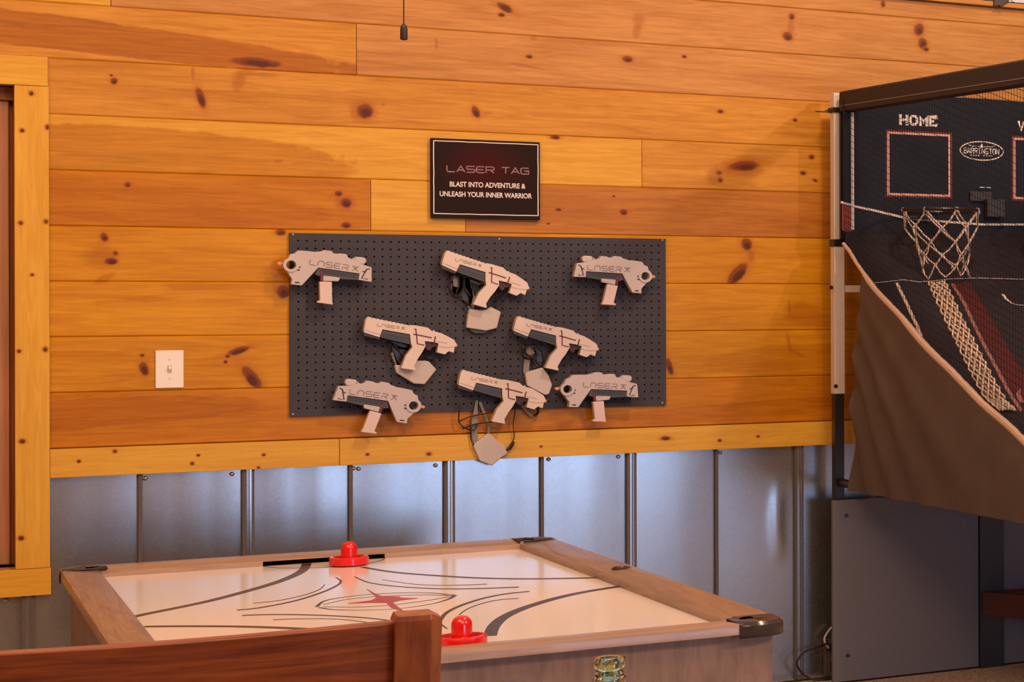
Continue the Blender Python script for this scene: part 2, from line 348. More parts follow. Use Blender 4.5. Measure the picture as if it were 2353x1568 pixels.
LET = {'L': [[(0, 1), (0, .2), (.15, 0), (1, 0)]], 'A': [[(0, 0), (0, .72), (.25, 1), (.75, 1), (1, .72), (1, 0)]],
 'S': [[(1, 1), (.15, 1), (0, .88), (0, .6), (.12, .5), (.88, .5), (1, .4), (1, .12), (.85, 0), (0, 0)]],
 'E': [[(1, 1), (.2, 1), (0, .8), (0, .2), (.2, 0), (1, 0)], [(0, .5), (.9, .5)]],
 'R': [[(0, 1), (.8, 1), (1, .85), (1, .6), (.82, .45), (.15, .45), (0, .3), (0, 0)], [(.5, .45), (1, 0)]],
 'X': [[(0, 1), (1, 0)], [(0, 0), (1, 1)], [(.32, 1), (.5, .8), (.68, 1)]],
 'a': [[(0, 0), (.5, 1), (1, 0)], [(.22, .32), (.78, .32)]], 'T': [[(0, 1), (1, 1)], [(.5, 1), (.5, 0)]],
 'G': [[(1, 1), (.15, 1), (0, .85), (0, .15), (.15, 0), (1, 0), (1, .5), (.4, .5)]],
 'H': [[(0, 1), (0, 0)], [(1, 1), (1, 0)], [(0, .5), (1, .5)], [(-.2, 1), (.2, 1)], [(-.2, 0), (.2, 0)], [(.8, 1), (1.2, 1)], [(.8, 0), (1.2, 0)]],
 'O': [[(.5, 1), (.75, 1), (1, .75), (1, .25), (.75, 0), (.25, 0), (0, .25), (0, .75), (.25, 1), (.5, 1)]],
 'M': [[(0, 0), (0, 1), (.5, .35), (1, 1), (1, 0)], [(-.2, 0), (.2, 0)], [(.8, 0), (1.2, 0)]],
 'e': [[(1, .8), (1, 1), (0, 1), (0, 0), (1, 0), (1, .22)], [(0, .5), (.6, .5)]],
 'V': [[(0, 1), (.5, 0), (1, 1)], [(-.2, 1), (.25, 1)], [(.75, 1), (1.2, 1)]], 'I': [[(.5, 1), (.5, 0)], [(.2, 1), (.8, 1)], [(.2, 0), (.8, 0)]],
 'B': [[(0, 0), (0, 1), (.8, 1), (1, .85), (1, .62), (.8, .5), (0, .5)], [(.8, .5), (1, .38), (1, .12), (.8, 0), (0, 0)]],
 'N': [[(0, 0), (0, 1), (1, 0), (1, 1)]], 'r': [[(0, 0), (0, 1), (.8, 1), (1, .85), (1, .6), (.8, .48), (0, .48)], [(.5, .48), (1, 0)]]}
def letters(b, text, x0, z0, w, h, gap, lw, ang, fr, d0, d1, space=.6):
    ca, sa = math.cos(ang), math.sin(ang); x = 0; lay = 0
    for ch in text:
        if ch == ' ': x += w*space; continue
        for st in LET[ch]:
            b.ribbon([(x0+ca*(x+p[0]*w)-sa*p[1]*h, z0+sa*(x+p[0]*w)+ca*p[1]*h) for p in st], lw, fr, d0, d1+.004*(lay % 5)); lay += 1
        x += w+gap
    return b
def text_mesh(name, txt, size, mat, parent, loc, width=None, extrude=.01, bold=0.0):
    """flat lettering in the wall plane; loc is the middle of the baseline, world inches"""
    cu = bpy.data.curves.new(name, 'FONT'); cu.body = txt; cu.size = size*IN; cu.align_x = 'CENTER'; cu.extrude = extrude*IN; cu.offset = bold*IN
    t = bpy.data.objects.new(name, cu); C.objects.link(t); bpy.context.view_layer.update()
    me = bpy.data.meshes.new_from_object(t.evaluated_get(bpy.context.evaluated_depsgraph_get())); bpy.data.objects.remove(t)
    xs = [v.co.x for v in me.vertices]; k = 1.0
    if width: k = width*IN/(max(xs)-min(xs))
    for v in me.vertices: v.co = Vector((v.co.x*k, -v.co.z, v.co.y))
    me.materials.clear(); me.materials.append(M[mat]); me.name = name
    o = bpy.data.objects.new(name, me); C.objects.link(o); o.parent = parent
    o.location = P(*loc)-parent_world(parent); o['kind'] = 'stuff'; return o

# ================================================================== SETTING
FZ = -EYE; HALL = (-106, 276, -480, 0); TOP = 150
B().box(HALL[0], HALL[1], HALL[2], 6, FZ-2, FZ).obj('floor', 'floor', kind='structure')
B().box(HALL[0], HALL[1], HALL[2], 6, TOP, TOP+2).obj('ceiling', 'ceiling', kind='structure')
B().box(HALL[0]-3, HALL[0], HALL[2], 6, FZ, TOP).obj('wall_left', 'pinewall', kind='structure')
B().box(HALL[1], HALL[1]+3, HALL[2], 6, FZ, TOP).obj('wall_right', 'pinewall', kind='structure')
wf = B(); WX0, WX1, WZ0, WZ1 = 130, 212, -54, 34
wf.box(HALL[0], WX0, HALL[2]-3, HALL[2], FZ, TOP).box(WX1, HALL[1], HALL[2]-3, HALL[2], FZ, TOP).box(WX0, WX1, HALL[2]-3, HALL[2], WZ1, TOP).box(WX0, WX1, HALL[2]-3, HALL[2], FZ, WZ0)
wf.obj('wall_front', 'pinewall', kind='structure')
w2 = empty('window_2', (171, HALL[2], WZ0), kind='structure')
for k in range(3):
    B().box(WX0+k*27, WX0+k*27+2.5, HALL[2]-2, HALL[2], WZ0, WZ1).obj('frame', 'post_w', w2)
B().box(WX1-2.5, WX1, HALL[2]-2, HALL[2], WZ0, WZ1).obj('frame', 'post_w', w2)
B().box(WX0, WX1, HALL[2]-2.5, HALL[2]-2.2, WZ0, WZ1).obj('pane', 'wglass', w2)

# ---- wall_back: backing, pine boards one by one, galvanized sheets below and above
OX0, OX1, OZ0, OZ1 = -34, 12.2, -31.8, 27.3      # the cased opening at the left
wb = B(); wb.box(HALL[0], OX0, 1.2, 6, FZ, TOP).box(OX1, HALL[1], 1.2, 6, FZ, TOP).box(OX0, OX1, 1.2, 6, OZ1, TOP).box(OX0, OX1, 1.2, 6, FZ, OZ0)
wall = wb.obj('wall_back', 'darkgap', kind='structure')
Z0, WB = 30.894, 6.9006
rows = []
L1, D1 = (.66, .33, .060), (.47, .195, .022)
def tone(a, b): return (a, b)
T_mid = tone((.64, .305, .040), (.44, .175, .014)); T_or = tone((.64, .295, .012), (.46, .175, .004)); T_yel = tone((.72, .39, .050), (.56, .265, .020))
T_dk = tone((.56, .220, .008), (.40, .130, .003)); T_pink = tone((.58, .285, .080), (.41, .170, .034)); T_rd = tone((.54, .225, .034), (.38, .130, .012))
xe = {n: at(u, v, 0)[0] for n, u, v in (('a', 255, 5), ('b', 819, 110), ('c', 1475, 380), ('d', 852, 470), ('e', 1070, 515))}
XL, XR = -106.0, 276.0
boards = [(47.55, 44.7, XL, XR, T_pink), (44.7, 37.8, XL, xe['a'], T_yel), (44.7, 37.8, xe['a'], XR, T_pink),
 (37.8, 30.9, XL, xe['b'], T_mid), (37.8, 30.9, xe['b'], XR, T_pink), (30.9, 24.0, 15.6, XR, T_mid),
 (24.0, 17.1, 15.6, xe['c'], T_yel), (24.0, 17.1, xe['c'], XR, T_mid), (17.1, 10.2, 15.6, xe['d'], T_dk), (17.1, 10.2, xe['d'], xe['e'], T_yel), (17.1, 10.2, xe['e'], XR, T_rd),
 (10.2, 3.3, 15.6, XR, T_or), (3.3, -3.6, 15.6, XR, T_or), (-3.6, -10.5, 15.6, XR, T_or), (-10.5, -17.4, 15.6, XR, T_dk)]
def board_mesh(x0, x1, z1, z0, thick=1.15, g=.13):
    """tongue and groove board: flat face with a v-joint eased along top, bottom and ends"""
    b = B(); e = .17
    A = [(x0+.02, 1.1, z0+.012), (x1-.02, 1.1, z0+.012), (x1-.02, 1.1, z1-.012), (x0+.02, 1.1, z1-.012)]
    M1 = [(x0+.02, g, z0+.012), (x1-.02, g, z0+.012), (x1-.02, g, z1-.012), (x0+.02, g, z1-.012)]
    T = [(x0+.04, 0, z0+e), (x1-.04, 0, z0+e), (x1-.04, 0, z1-e), (x0+.04, 0, z1-e)]
    b.add(A+M1+T, [(0, 3, 2, 1), (0, 1, 5, 4), (1, 2, 6, 5), (2, 3, 7, 6), (3, 0, 4, 7), (4, 5, 9, 8), (5, 6, 10, 9), (6, 7, 11, 10), (7, 4, 8, 11), (8, 9, 10, 11)])
    return b
for i, (z1, z0, x0, x1, (a, c)) in enumerate(boards):
    mt = pine('pine_board_%02d' % i, a, c, i*1.7+1, (x0, x1, z0, z1), 'x', KNOTS, HEART)
    board_mesh(x0, x1, z1, z0).obj('plank', mt, wall)
# boards left of the opening
for z1, z0 in [(30.9-6.9*k, 24-6.9*k) for k in range(7)]:
    board_mesh(HALL[0], OX0-3.6, z1, z0).obj('plank', M['pinewall'], wall)
# sheet panels: two foot wide steel sheets with a broad lap rib each 24 in and a small rib between
ribs_w = [-11.2, 12.8, 36.5, 60.5, 84.5, 108.8, 132.8, 156.8, 180.8, 204.8, 228.8, 252.8, 276]
def sheet(x0, x1, z0, z1, seed, y=0.35, dent=None):
    b = B(); r = random.Random(seed); xs = []; NZ = 40 if dent else 6
    prof = [(0, 0), (.12, .55), (.45, .62), (.5, .42), (.75, .42), (.8, .62), (1.12, .6), (1.3, 0)]
    xm = (x0+x1)/2+.4
    px = [(x0+p[0]*1.05, p[1]) for p in prof]
    n = 40 if dent else 8
    for i in range(1, n): t = i/n; px.append((x0+1.4+(xm-x0-1.4)*t, .10*math.sin(PI*t)*(.6 if dent else r.uniform(.4, 1))))
    px += [(xm, 0), (xm+.12, .42), (xm+.42, .42), (xm+.55, 0)]
    for i in range(1, n): t = i/n; px.append((xm+.6+(x1-xm-.6)*t, .10*math.sin(PI*t)*(.6 if dent else r.uniform(.4, 1))))
    px.append((x1, 0)); zs = [z0+(z1-z0)*k/NZ for k in range(NZ+1)]; L = len(px)
    wv = [[(r.uniform(-.035, .035) if not dent else dent(px[i][0], z)) if px[i][1] < .12 else 0 for i in range(L)] for z in zs]
    vs = [(x, y-d-wv[j][i], z) for j, z in enumerate(zs) for i, (x, d) in enumerate(px)]
    b.add(vs, [(j*L+i, j*L+i+1, (j+1)*L+i+1, (j+1)*L+i) for j in range(len(zs)-1) for i in range(L-1)])
    return b
for i in range(len(ribs_w)-1):
    o = sheet(ribs_w[i], ribs_w[i+1], FZ, -20.6 if i else -34.5, i, dent=(lambda x, z: .16*math.exp(-((x-106.3-.012*(z+32)**2)/1.0)**2)*max(0, 1-((z+32)/6.5)**2)) if abs(ribs_w[i]-84.5) < .1 else None).obj('metal_panel', 'galv', wall, smooth=True)
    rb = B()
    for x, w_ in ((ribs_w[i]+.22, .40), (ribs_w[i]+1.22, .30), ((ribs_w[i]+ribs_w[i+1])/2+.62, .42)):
        B().box(x-w_/2, x+w_/2, -.30, .36, FZ, -21.0 if i else -35).obj('rib_shade_strip', 'rib_shade_socket', o)  # dark strips stand in for the shadow lines along each rib
for x in (-106, -83, -59.2, -35.2): sheet(x, min(x+24, -11.2) if x > -106 else x+23, FZ, -35.6 if x > -50 else -21, 50+x).obj('metal_panel', 'galv', wall, smooth=True)
for i in range(13): sheet(-106+i*29.4, -106+(i+1)*29.4-.02, 48.6, TOP, 80+i).obj('metal_panel', 'ceiling', wall, smooth=True)
for u, v in ((323, 1098), (334, 1100), (533, 1090), (812, 1077), (824, 1078), (1001, 1070), (1261, 1056), (1421, 1050), (1655, 1041), (14, 1380)):
    x, _, z = at(u, v, .2)
    B().lathe((0, 0, 0), [(.28, 0), (.28, .07), (.16, .16), (.05, .2)], 10).obj('screw', 'screw', wall).matrix_local = Matrix.Translation(P(x, .25, z)-parent_world(wall)) @ Matrix.Translation((0, 0, 0)) @ Matrix.Rotation(PI/2, 4, 'X') @ Matrix.Translation((0, 0, -EYE*IN)) @ Matrix.Translation(parent_world(wall))
# ---- trims
def trimboard(name, x0, x1, z0, z1, seed, y=-.75, lw='x', kn=True, parent=None):
    mt = pine('pine_trim_%s' % seed, (.74, .42, .055), (.62, .31, .030), seed, (x0, x1, z0, z1), lw, [(a, b, c, d, 0, 'k') for a, b, c, d in TKNOTS] if kn else (), ())
    return B().box(x0, x1, y, .0, z0, z1).obj(name, mt, parent, bevel=.05, kind=None if parent else 'structure')
xj = at(780, 1040, -.75)[0]
trimboard('trim_4', HALL[0], OX0-3.6, -20.95, -17.42, 27, kn=False)
trimboard('trim_1', 15.75, xj-.03, -20.95, -17.42, 21); trimboard('trim_2', xj+.03, XR, -20.95, -17.42, 22)
B().box(XL, XR, -.9, 1, 47.5, 48.3).obj('trim_3', pine('pine_cap', T_pink[0], T_pink[1], 31, (0, 0, 0, 0)), kind='structure', bevel=.1)
w1 = empty('window_1', (0, 0, OZ0), kind='structure')
trimboard('header_casing', OX0-3.5, 15.62, 27.35, 30.95, 23, parent=w1)
trimboard('side_casing', OX1, 15.72, -31.95, 27.3, 24, lw='z', parent=w1)
trimboard('side_casing', OX0-3.5, OX0, -31.95, 27.3, 25, lw='z', kn=False, parent=w1)
trimboard('sill_casing', OX0-3.5, 15.82, -35.3, -32.0, 26, parent=w1)
B().box(OX1, OX1+.8, .0, 6, OZ0, OZ1).obj('jamb', 'jamb', w1)
B().box(OX0-.8, OX0, 0, 6, OZ0, OZ1).obj('jamb', 'jamb', w1); B().box(OX0, OX1, 0, 6, OZ1, OZ1+.8).obj('jamb', 'jamb', w1); B().box(OX0, OX1, 0, 6, OZ0-.8, OZ0).obj('jamb', 'jamb', w1)
for k in range(9):
    x = OX1-.35-(k+1)*5.1
    B().box(x+.06, x+5.04, 3.2, 4.4, OZ0+.1, OZ1-1.6).obj('slat', 'sash', w1, bevel=.15)
B().box(OX0, OX1, 2.6, 4.6, OZ1-1.6, OZ1).obj('head_rail', 'jamb', w1)
B().box(OX0, OX1, 4.4, 5.4, OZ0, OZ1).obj('back_board', 'jamb', w1)

# ================================================================== PEGBOARD
x0, _, z1 = at(665, 535.5, -.3); x1 = at(1529, 549.5, -.3)[0]; z0 = at(666, 957, -.3)[2]
pb = empty('pegboard', ((x0+x1)/2, 0, z0), 'charcoal perforated pegboard screwed to the pine wall behind the white toy blasters', 'pegboard')
b = B(); nx, nz = 47, 23; dx = (x1-x0)/(nx+1); dz = (z1-z0)/(nz+1); yf = -.42; yb = -.20; rh = .125
def ring8(cx, cz, y, r=None, hx=0, hz=0):
    out = []
    for k in range(8):
        q = PI/4*k
        if r: out.append((cx+r*math.cos(q), y, cz+r*math.sin(q)))
        else:
            c_, s_ = math.cos(q), math.sin(q); mxx = max(abs(c_), abs(s_)); out.append((cx+hx*c_/mxx, y, cz+hz*s_/mxx))
    return out
for i in range(nx):
    for j in range(nz):
        cx = x0+dx*(i+1); cz = z0+dz*(j+1)
        b.add(ring8(cx, cz, yf, hx=dx/2, hz=dz/2)+ring8(cx, cz, yf, rh)+ring8(cx, cz, yb, rh), [(k, (k+1) % 8, 8+(k+1) % 8, 8+k) for k in range(8)]+[(8+k, 8+(k+1) % 8, 16+(k+1) % 8, 16+k) for k in range(8)])
for (a0, a1, c0, c1) in ((x0, x0+dx/2, z0, z1), (x1-dx/2, x1, z0, z1), (x0+dx/2, x1-dx/2, z0, z0+dz/2), (x0+dx/2, x1-dx/2, z1-dz/2, z1)):
    b.add([(a0, yf, c0), (a1, yf, c0), (a1, yf, c1), (a0, yf, c1)], [(0, 1, 2, 3)])
for (a, c) in (((x0, z0), (x1, z0)), ((x1, z0), (x1, z1)), ((x1, z1), (x0, z1)), ((x0, z1), (x0, z0))):
    b.add([(a[0], yf, a[1]), (c[0], yf, c[1]), (c[0], -.02, c[1]), (a[0], -.02, a[1])], [(0, 1, 2, 3)])
b.obj('panel', 'peg', pb)
B().box(x0+.02, x1-.02, yb, -.03, z0+.02, z1-.02).obj('backing', 'hole', pb)
for u, v in ((673, 539), (1147, 549), (1522, 552), (673, 952), (1147, 942), (1522, 926)):
    x, _, z = at(u, v, -.42)
    B().prism([(x+.11*math.cos(PI/4*k), z+.11*math.sin(PI/4*k)) for k in range(8)], wallfr(-.42), 0, .06).obj('screw', 'white_pl', pb)

# ================================================================== SIGN
sx0, _, sz1 = at(991, 317, -.8); sx1 = at(1240.5, 330, -.8)[0]; sz0 = at(991, 501, -.8)[2]
sg = empty('sign', ((sx0+sx1)/2, 0, sz0), 'black and dark red laser tag sign with a thin pale border, above the pegboard', 'sign')
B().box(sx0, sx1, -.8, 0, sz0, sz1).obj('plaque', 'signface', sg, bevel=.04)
fr = wallfr(-.8); i1 = .42
bb = B()
def edge_line(b, a, c, n, w, fr, d1):
    d1 += .006 if a[0] == c[0] else 0
    pts = []
    for k in range(n+1):
        t = k/n; pts.append((a[0]+(c[0]-a[0])*t+(random.uniform(-.025, .025) if 0 < k < n and a[0] == c[0] else 0), a[1]+(c[1]-a[1])*t+(random.uniform(-.025, .025) if 0 < k < n and a[1] == c[1] else 0)))
    b.ribbon(pts, w, fr, 0, d1)
q = [(sx0+i1*.7, sz0+.62), (sx1-.25, sz0+.62), (sx1-.25, sz1-.35), (sx0+i1*.7, sz1-.35)]
for k in range(4): edge_line(bb, q[k], q[(k+1) % 4], 9, .13, fr, .02)
bb.obj('border', 'cream', sg)
mid = (sx0+sx1)/2
M['sign_purple'] = simple('purple_lettering', (.26, .13, .16), .5)
letters(B(), 'LaSEr TaG', mid-5.0, sz0+6.35, 1.02, .82, .22, .15, 0, fr, 0, .02, .75).obj('lettering', 'sign_purple', sg, kind='stuff', label='dull purple lettering')
text_mesh('lettering', 'BLAST INTO ADVENTURE &', .95, 'cream', sg, (mid+.15, -.82, sz0+4.35), 9.7, bold=.026)
text_mesh('lettering', 'UNLEASH YOUR INNER WARRIOR', .95, 'cream', sg, (mid-.05, -.82, sz0+3.0), 11.8, bold=.026)

# ================================================================== TOY BLASTERS
YG = -2.6
def unz(pts, ox, oy, s, Y=YG): return [at(ox+x/s, oy+y/s, Y) for x, y in pts]
def loc2(pts, org, mir): return [((x-org[0])*(-1 if mir else 1), z-org[2]) for x, _, z in pts]
A_ = dict(ox=640, oy=550, s=9.225)
A_body = [(80, 520), (200, 402), (250, 315), (345, 300), (412, 238), (600, 250), (790, 272), (812, 262), (910, 260), (950, 232), (1130, 250), (1158, 300), (1270, 312), (1290, 300), (1440, 318), (1470, 385), (1545, 425), (1640, 380), (1600, 440), (1700, 500), (1790, 540), (1970, 598), (1972, 908), (1690, 862), (1712, 730), (840, 605), (490, 982), (262, 958), (285, 850)]
A_sight = [(1560, 425), (1650, 366), (1820, 390), (1866, 430), (1862, 490), (1800, 540), (1690, 500), (1600, 450)]
A_dark = [(840, 612), (1720, 735), (1692, 868), (1320, 850), (1290, 800), (960, 770), (940, 800), (880, 790), (760, 745)]
A_trig = [(950, 762), (1322, 812), (1272, 892), (940, 888)]
A_maroon = [(885, 640), (950, 650), (945, 888), (885, 885)]
A_grip = [(868, 895), (1136, 905), (1142, 1300), (1158, 1392), (822, 1346), (815, 1312), (880, 1302)]
A_ring = [(90, 520), (200, 405), (340, 440), (400, 510), (440, 600), (380, 625), (190, 640)]
A_tailmark = [[(1930, 625), (1862, 640), (1755, 832), (1885, 846)], [(1770, 688), (1852, 692)]]
A_slots = [[(350, 585), (465, 590)], [(310, 640), (445, 655)], [(345, 912), (440, 925)]]
def frame2(y0): return lambda a, b, d: (a, y0-d, b)
def drill(e, part, cx, cz, r):
    """the round see-through hole in the muzzle: cut once and baked into the mesh"""
    o = [c for c in e.children if c.name.startswith(part)][0]
    c = B().prism([(cx+r*math.cos(2*PI*k/20), cz+r*math.sin(2*PI*k/20)) for k in range(20)], frame2(0), -1, 4).obj('cutter', 'black', e, local=1)
    bo = o.modifiers.new('hole', 'BOOLEAN'); bo.operation = 'DIFFERENCE'; bo.object = c; bo.solver = 'EXACT'
    bpy.context.view_layer.update()
    me = bpy.data.meshes.new_from_object(o.evaluated_get(bpy.context.evaluated_depsgraph_get())); o.modifiers.clear(); o.data = me
    bpy.data.objects.remove(c)
def make_A(mir, name='laser_blaster'):
    org = unz([(80, 520)], **A_)[0]; T = lambda p: loc2(unz(p, **A_), org, mir); fr = frame2(0)
    e = bpy.data.objects.new(name, None); e.empty_display_size = .05; C.objects.link(e)
    B().prism(T(A_body), fr, .75, 1.95).obj('shell', 'white_pl', e, local=1, bevel=.05)
    B().prism(T(A_sight), fr, .75, 1.75).obj('sight', 'white_pl', e, local=1, bevel=.12)
    B().prism(T(A_dark), fr, .75, 1.75).obj('underbarrel', 'char_pl', e, local=1, bevel=.05)
    gr = B(); d = T(A_dark)
    for k, (p, q_) in enumerate((((900, 665), (1660, 770)), ((960, 710), (1650, 808)))):
        gr.ribbon(T([p, q_]), .07, fr, 1.7, 1.80)
    gr.obj('groove', 'black', e, local=1)
    B().prism(T(A_trig), fr, .8, 1.7).obj('trigger_block', 'white_pl', e, local=1, bevel=.06)
    B().prism(T(A_maroon), fr, .85, 1.8).obj('trigger', 'maroon', e, local=1, bevel=.04)
    B().prism(T(A_grip), fr, .75, 1.75).obj('grip', 'grip_pl', e, local=1, bevel=.10)
    (cx, cz), = T([(262, 545)]); drill(e, 'shell', cx, cz, .56)
    rg = B(); n = 24; ro, ri = .93, .58
    vs = []; 
    for k in range(n):
        c_, s_ = math.cos(2*PI*k/n), math.sin(2*PI*k/n)
        vs += [(cx+ro*c_, -1.9, cz+ro*s_), (cx+ro*c_, -2.1, cz+ro*s_), (cx+ri*c_, -2.1, cz+ri*s_), (cx+ri*c_, -1.9, cz+ri*s_)]
    rg.add(vs, [(4*k+j, 4*k+(j+1) % 4, 4*((k+1) % n)+(j+1) % 4, 4*((k+1) % n)+j) for k in range(n) for j in range(4)])
    rg.obj('muzzle_ring', 'white_pl', e, local=1, smooth=True)
    for st in A_slots: B().ribbon(T(st), .17, fr, 1.9, 1.97).obj('slot', 'ink', e, local=1)
    mk = B()
    for st in A_tailmark: mk.ribbon(T(st), .13, fr, 1.9, 1.97)
    mk.obj('tail_mark', 'ink', e, local=1)
    (tx, tz), = T([(35, 510)])
    B().prism([(tx+.28*math.cos(PI/5*k), tz+.22*math.sin(PI/5*k)) for k in range(10)], fr, 1.0, 1.5).obj('muzzle_tip', 'orange_tip', e, local=1)
    lt = B()
    if not mir: (ax, az), (bx, bz) = T([(650, 535), (1690, 690)])
    else: (ax, az), (bx, bz) = T([(1690, 690), (650, 535)])
    an = math.atan2(bz-az, bx-ax); ln_ = math.hypot(bx-ax, bz-az)
    letters(lt, 'LASER X', ax, az, ln_*.125, .66, ln_*.040, .10, an, fr, 1.9, 1.97, .3).obj('lettering', 'grey_ink', e, local=1, kind='stuff')
    # small hook that carries it on the board
    B().box(-1.2*(-1 if mir else 1)-.0 + (3.5 if not mir else -3.7), -1.2*(-1 if mir else 1)+.15+(3.5 if not mir else -3.7), -.8, .38, -.05, .1).obj('peg_hook', 'screw', e, local=1)
    (qx, qz), = T([(1970, 905)])
    return e, (qx, qz)
M['lens'] = simple('amber_lens', (.30, .13, .05), .25)
B_ = dict(ox=820, oy=680, s=7.127)
bz_top = [(172, 348), (180, 342)]
for k in range(10):
    x = 200+k*66; y = 352+k*13.6
    bz_top += [(x, y-4), (x+34, y+2), (x+40, y+14), (x+60, y+17)]
B_body = bz_top+[(860, 480), (960, 486), (1160, 522), (1222, 572), (1380, 612), (1500, 672), (1592, 722), (1635, 800), (1600, 846), (1585, 935), (1505, 908), (1440, 962), (1310, 928), (1335, 782), (1250, 760), (1110, 745), (1125, 822), (1065, 935), (1000, 1030), (940, 1150), (962, 1222), (722, 1188), (800, 985), (908, 842), (882, 770), (868, 632), (418, 552), (372, 682), (118, 602), (115, 555), (140, 405)]
B_dark = [(420, 556), (866, 634), (884, 772), (880, 800), (388, 684)]
B_lip = [(105, 595), (378, 672), (372, 718), (122, 655)]
B_trig = [(1108, 742), (1335, 782), (1315, 830), (1240, 850), (1215, 900), (1160, 890), (1120, 840)]
B_marks = [([(960, 545), (975, 640), (988, 785), (1105, 812)], .15), ([(922, 630), (1060, 655), (1225, 690)], .17), ([(940, 540), (975, 552)], .12)]
B_seams = [[(130, 565), (400, 640)], [(1330, 830), (1470, 850), (1590, 838)], [(1290, 745), (1480, 780)]]
def make_B(name='laser_blaster', stub=True):
    org = unz([(170, 345)], **B_)[0]; T = lambda p: loc2(unz(p, **B_), org, False); fr = frame2(0)
    e = bpy.data.objects.new(name, None); e.empty_display_size = .05; C.objects.link(e)
    B().prism(T(B_body), fr, .65, 1.85).obj('shell', 'peach_pl', e, local=1, bevel=.03)
    B().prism(T(B_dark), fr, .8, 1.65).obj('underbarrel', 'char_pl', e, local=1, bevel=.05)
    g = B(); g.ribbon(T([(430, 622), (872, 702)]), .06, fr, 1.6, 1.7); g.ribbon(T([(410, 655), (878, 745)]), .05, fr, 1.6, 1.7)
    g.obj('groove', 'black', e, local=1)
    B().prism(T(B_lip), fr, .8, 1.6).obj('lower_lip', 'char_pl', e, local=1, bevel=.04)
    B().prism(T(B_trig), fr, .85, 1.5).obj('trigger', 'dkmaroon', e, local=1, bevel=.04)
    mk = B()
    for st, w_ in B_marks: mk.ribbon(T(st), w_, fr, 1.8, 1.87)
    mk.ribbon(T([(1285, 665), (1262, 775)]), .17, fr, 1.8, 1.87)
    mk.obj('side_mark', 'maroon', e, local=1)
    for st in B_seams: B().ribbon(T(st), .05, fr, 1.82, 1.87).obj('seam', 'grey_ink', e, local=1)
    lt = B(); (ax, az), (bx, bz) = T([(330, 498), (785, 560)]); an = math.atan2(bz-az, bx-ax); ln_ = math.hypot(bx-ax, bz-az)
    letters(lt, 'LASER X', ax, az, ln_*.125, .36, ln_*.040, .06, an, fr, 1.82, 1.87, .3).obj('lettering', 'grey_ink', e, local=1, kind='stuff')
    (tx, tz), = T([(1625, 812)])
    B().prism([(tx+.22*math.cos(PI/5*k), tz+.22*math.sin(PI/5*k)) for k in range(10)], fr, 1.0, 1.6).obj('nose_tip', 'orange_tip', e, local=1)
    B().box(8.2, 8.35, -.8, .38, -2.0, -1.85).obj('peg_hook', 'screw', e, local=1)
    (qx, qz), = T([(1640, 800)])
    return e, (qx, qz)
M['peach_pl'] = simple('warm_white_plastic', (.68, .555, .47), .42, var=.05)
def place(e, ref, pa, pb_):
    """hang it so that its two reference points fall at the measured spots on the board"""
    a = at(*pa, YG); b_ = at(*pb_, YG); ang = math.atan2(b_[2]-a[2], b_[0]-a[0])-math.atan2(ref[1], ref[0])
    e.location = P(a[0], -.82, a[2]); e.rotation_euler = (0, -ang, 0)
def dup(root):
    r = root.copy(); C.objects.link(r)
    for ch in list(root.children):
        c = ch.copy(); C.objects.link(c); c.parent = r
    return r
GA = 'white toy laser blasters with a ring muzzle'; GB = 'white toy laser blasters with a ribbed barrel'
a1, ra = make_A(False); place(a1, ra, (648.7, 606.4), (853.6, 648.1)); tag(a1, 'white toy blaster with see-through ring muzzle poking past the edge of the pegboard', 'toy blaster', GA)
a4 = dup(a1); place(a4, ra, (1286, 894), (1466.7, 913.5)); tag(a4, 'white ring-muzzled toy blaster beside the nose of the blaster with loose wires', 'toy blaster', GA)
a2, rb_ = make_A(True); place(a2, rb_, (1498.4, 636), (1318.8, 636)); tag(a2, 'white ring-muzzled toy blaster high on the pegboard, its muzzle toward the basketball game', 'toy blaster', GA)
a3 = dup(a2); place(a3, rb_, (968, 935), (764.9, 919.8)); tag(a3, 'white ring-muzzled toy blaster whose grip hangs over the pine below, muzzle toward the loose wires', 'toy blaster', GA)
b1, rB = make_B(); place(b1, rB, (1026.7, 575.7), (1215.9, 660.8)); tag(b1, 'peach white ribbed toy blaster above the squared grey sensor, highest of the ribbed ones', 'toy blaster', GB)
b2 = dup(b1); place(b2, rB, (843.9, 728.4), (1050.1, 792.2)); tag(b2, 'peach white ribbed toy blaster nearest the light switch, over a tilted grey sensor', 'toy blaster', GB)
b3 = dup(b1); place(b3, rB, (1190.2, 726.9), (1375.9, 801.4)); tag(b3, 'peach white ribbed toy blaster nearest the basketball game, over an upright grey sensor', 'toy blaster', GB)
b4 = dup(b1); place(b4, rB, (1062.9, 850.4), (1255.5, 920.6)); tag(b4, 'peach white ribbed toy blaster lowest on the pegboard with loose wires below', 'toy blaster', GB)

M['crinkle'] = simple('crinkled_black_nylon', (.022, .016, .012), .35, var=.5, scale=3, bmp=1.0, bscale=1.6)
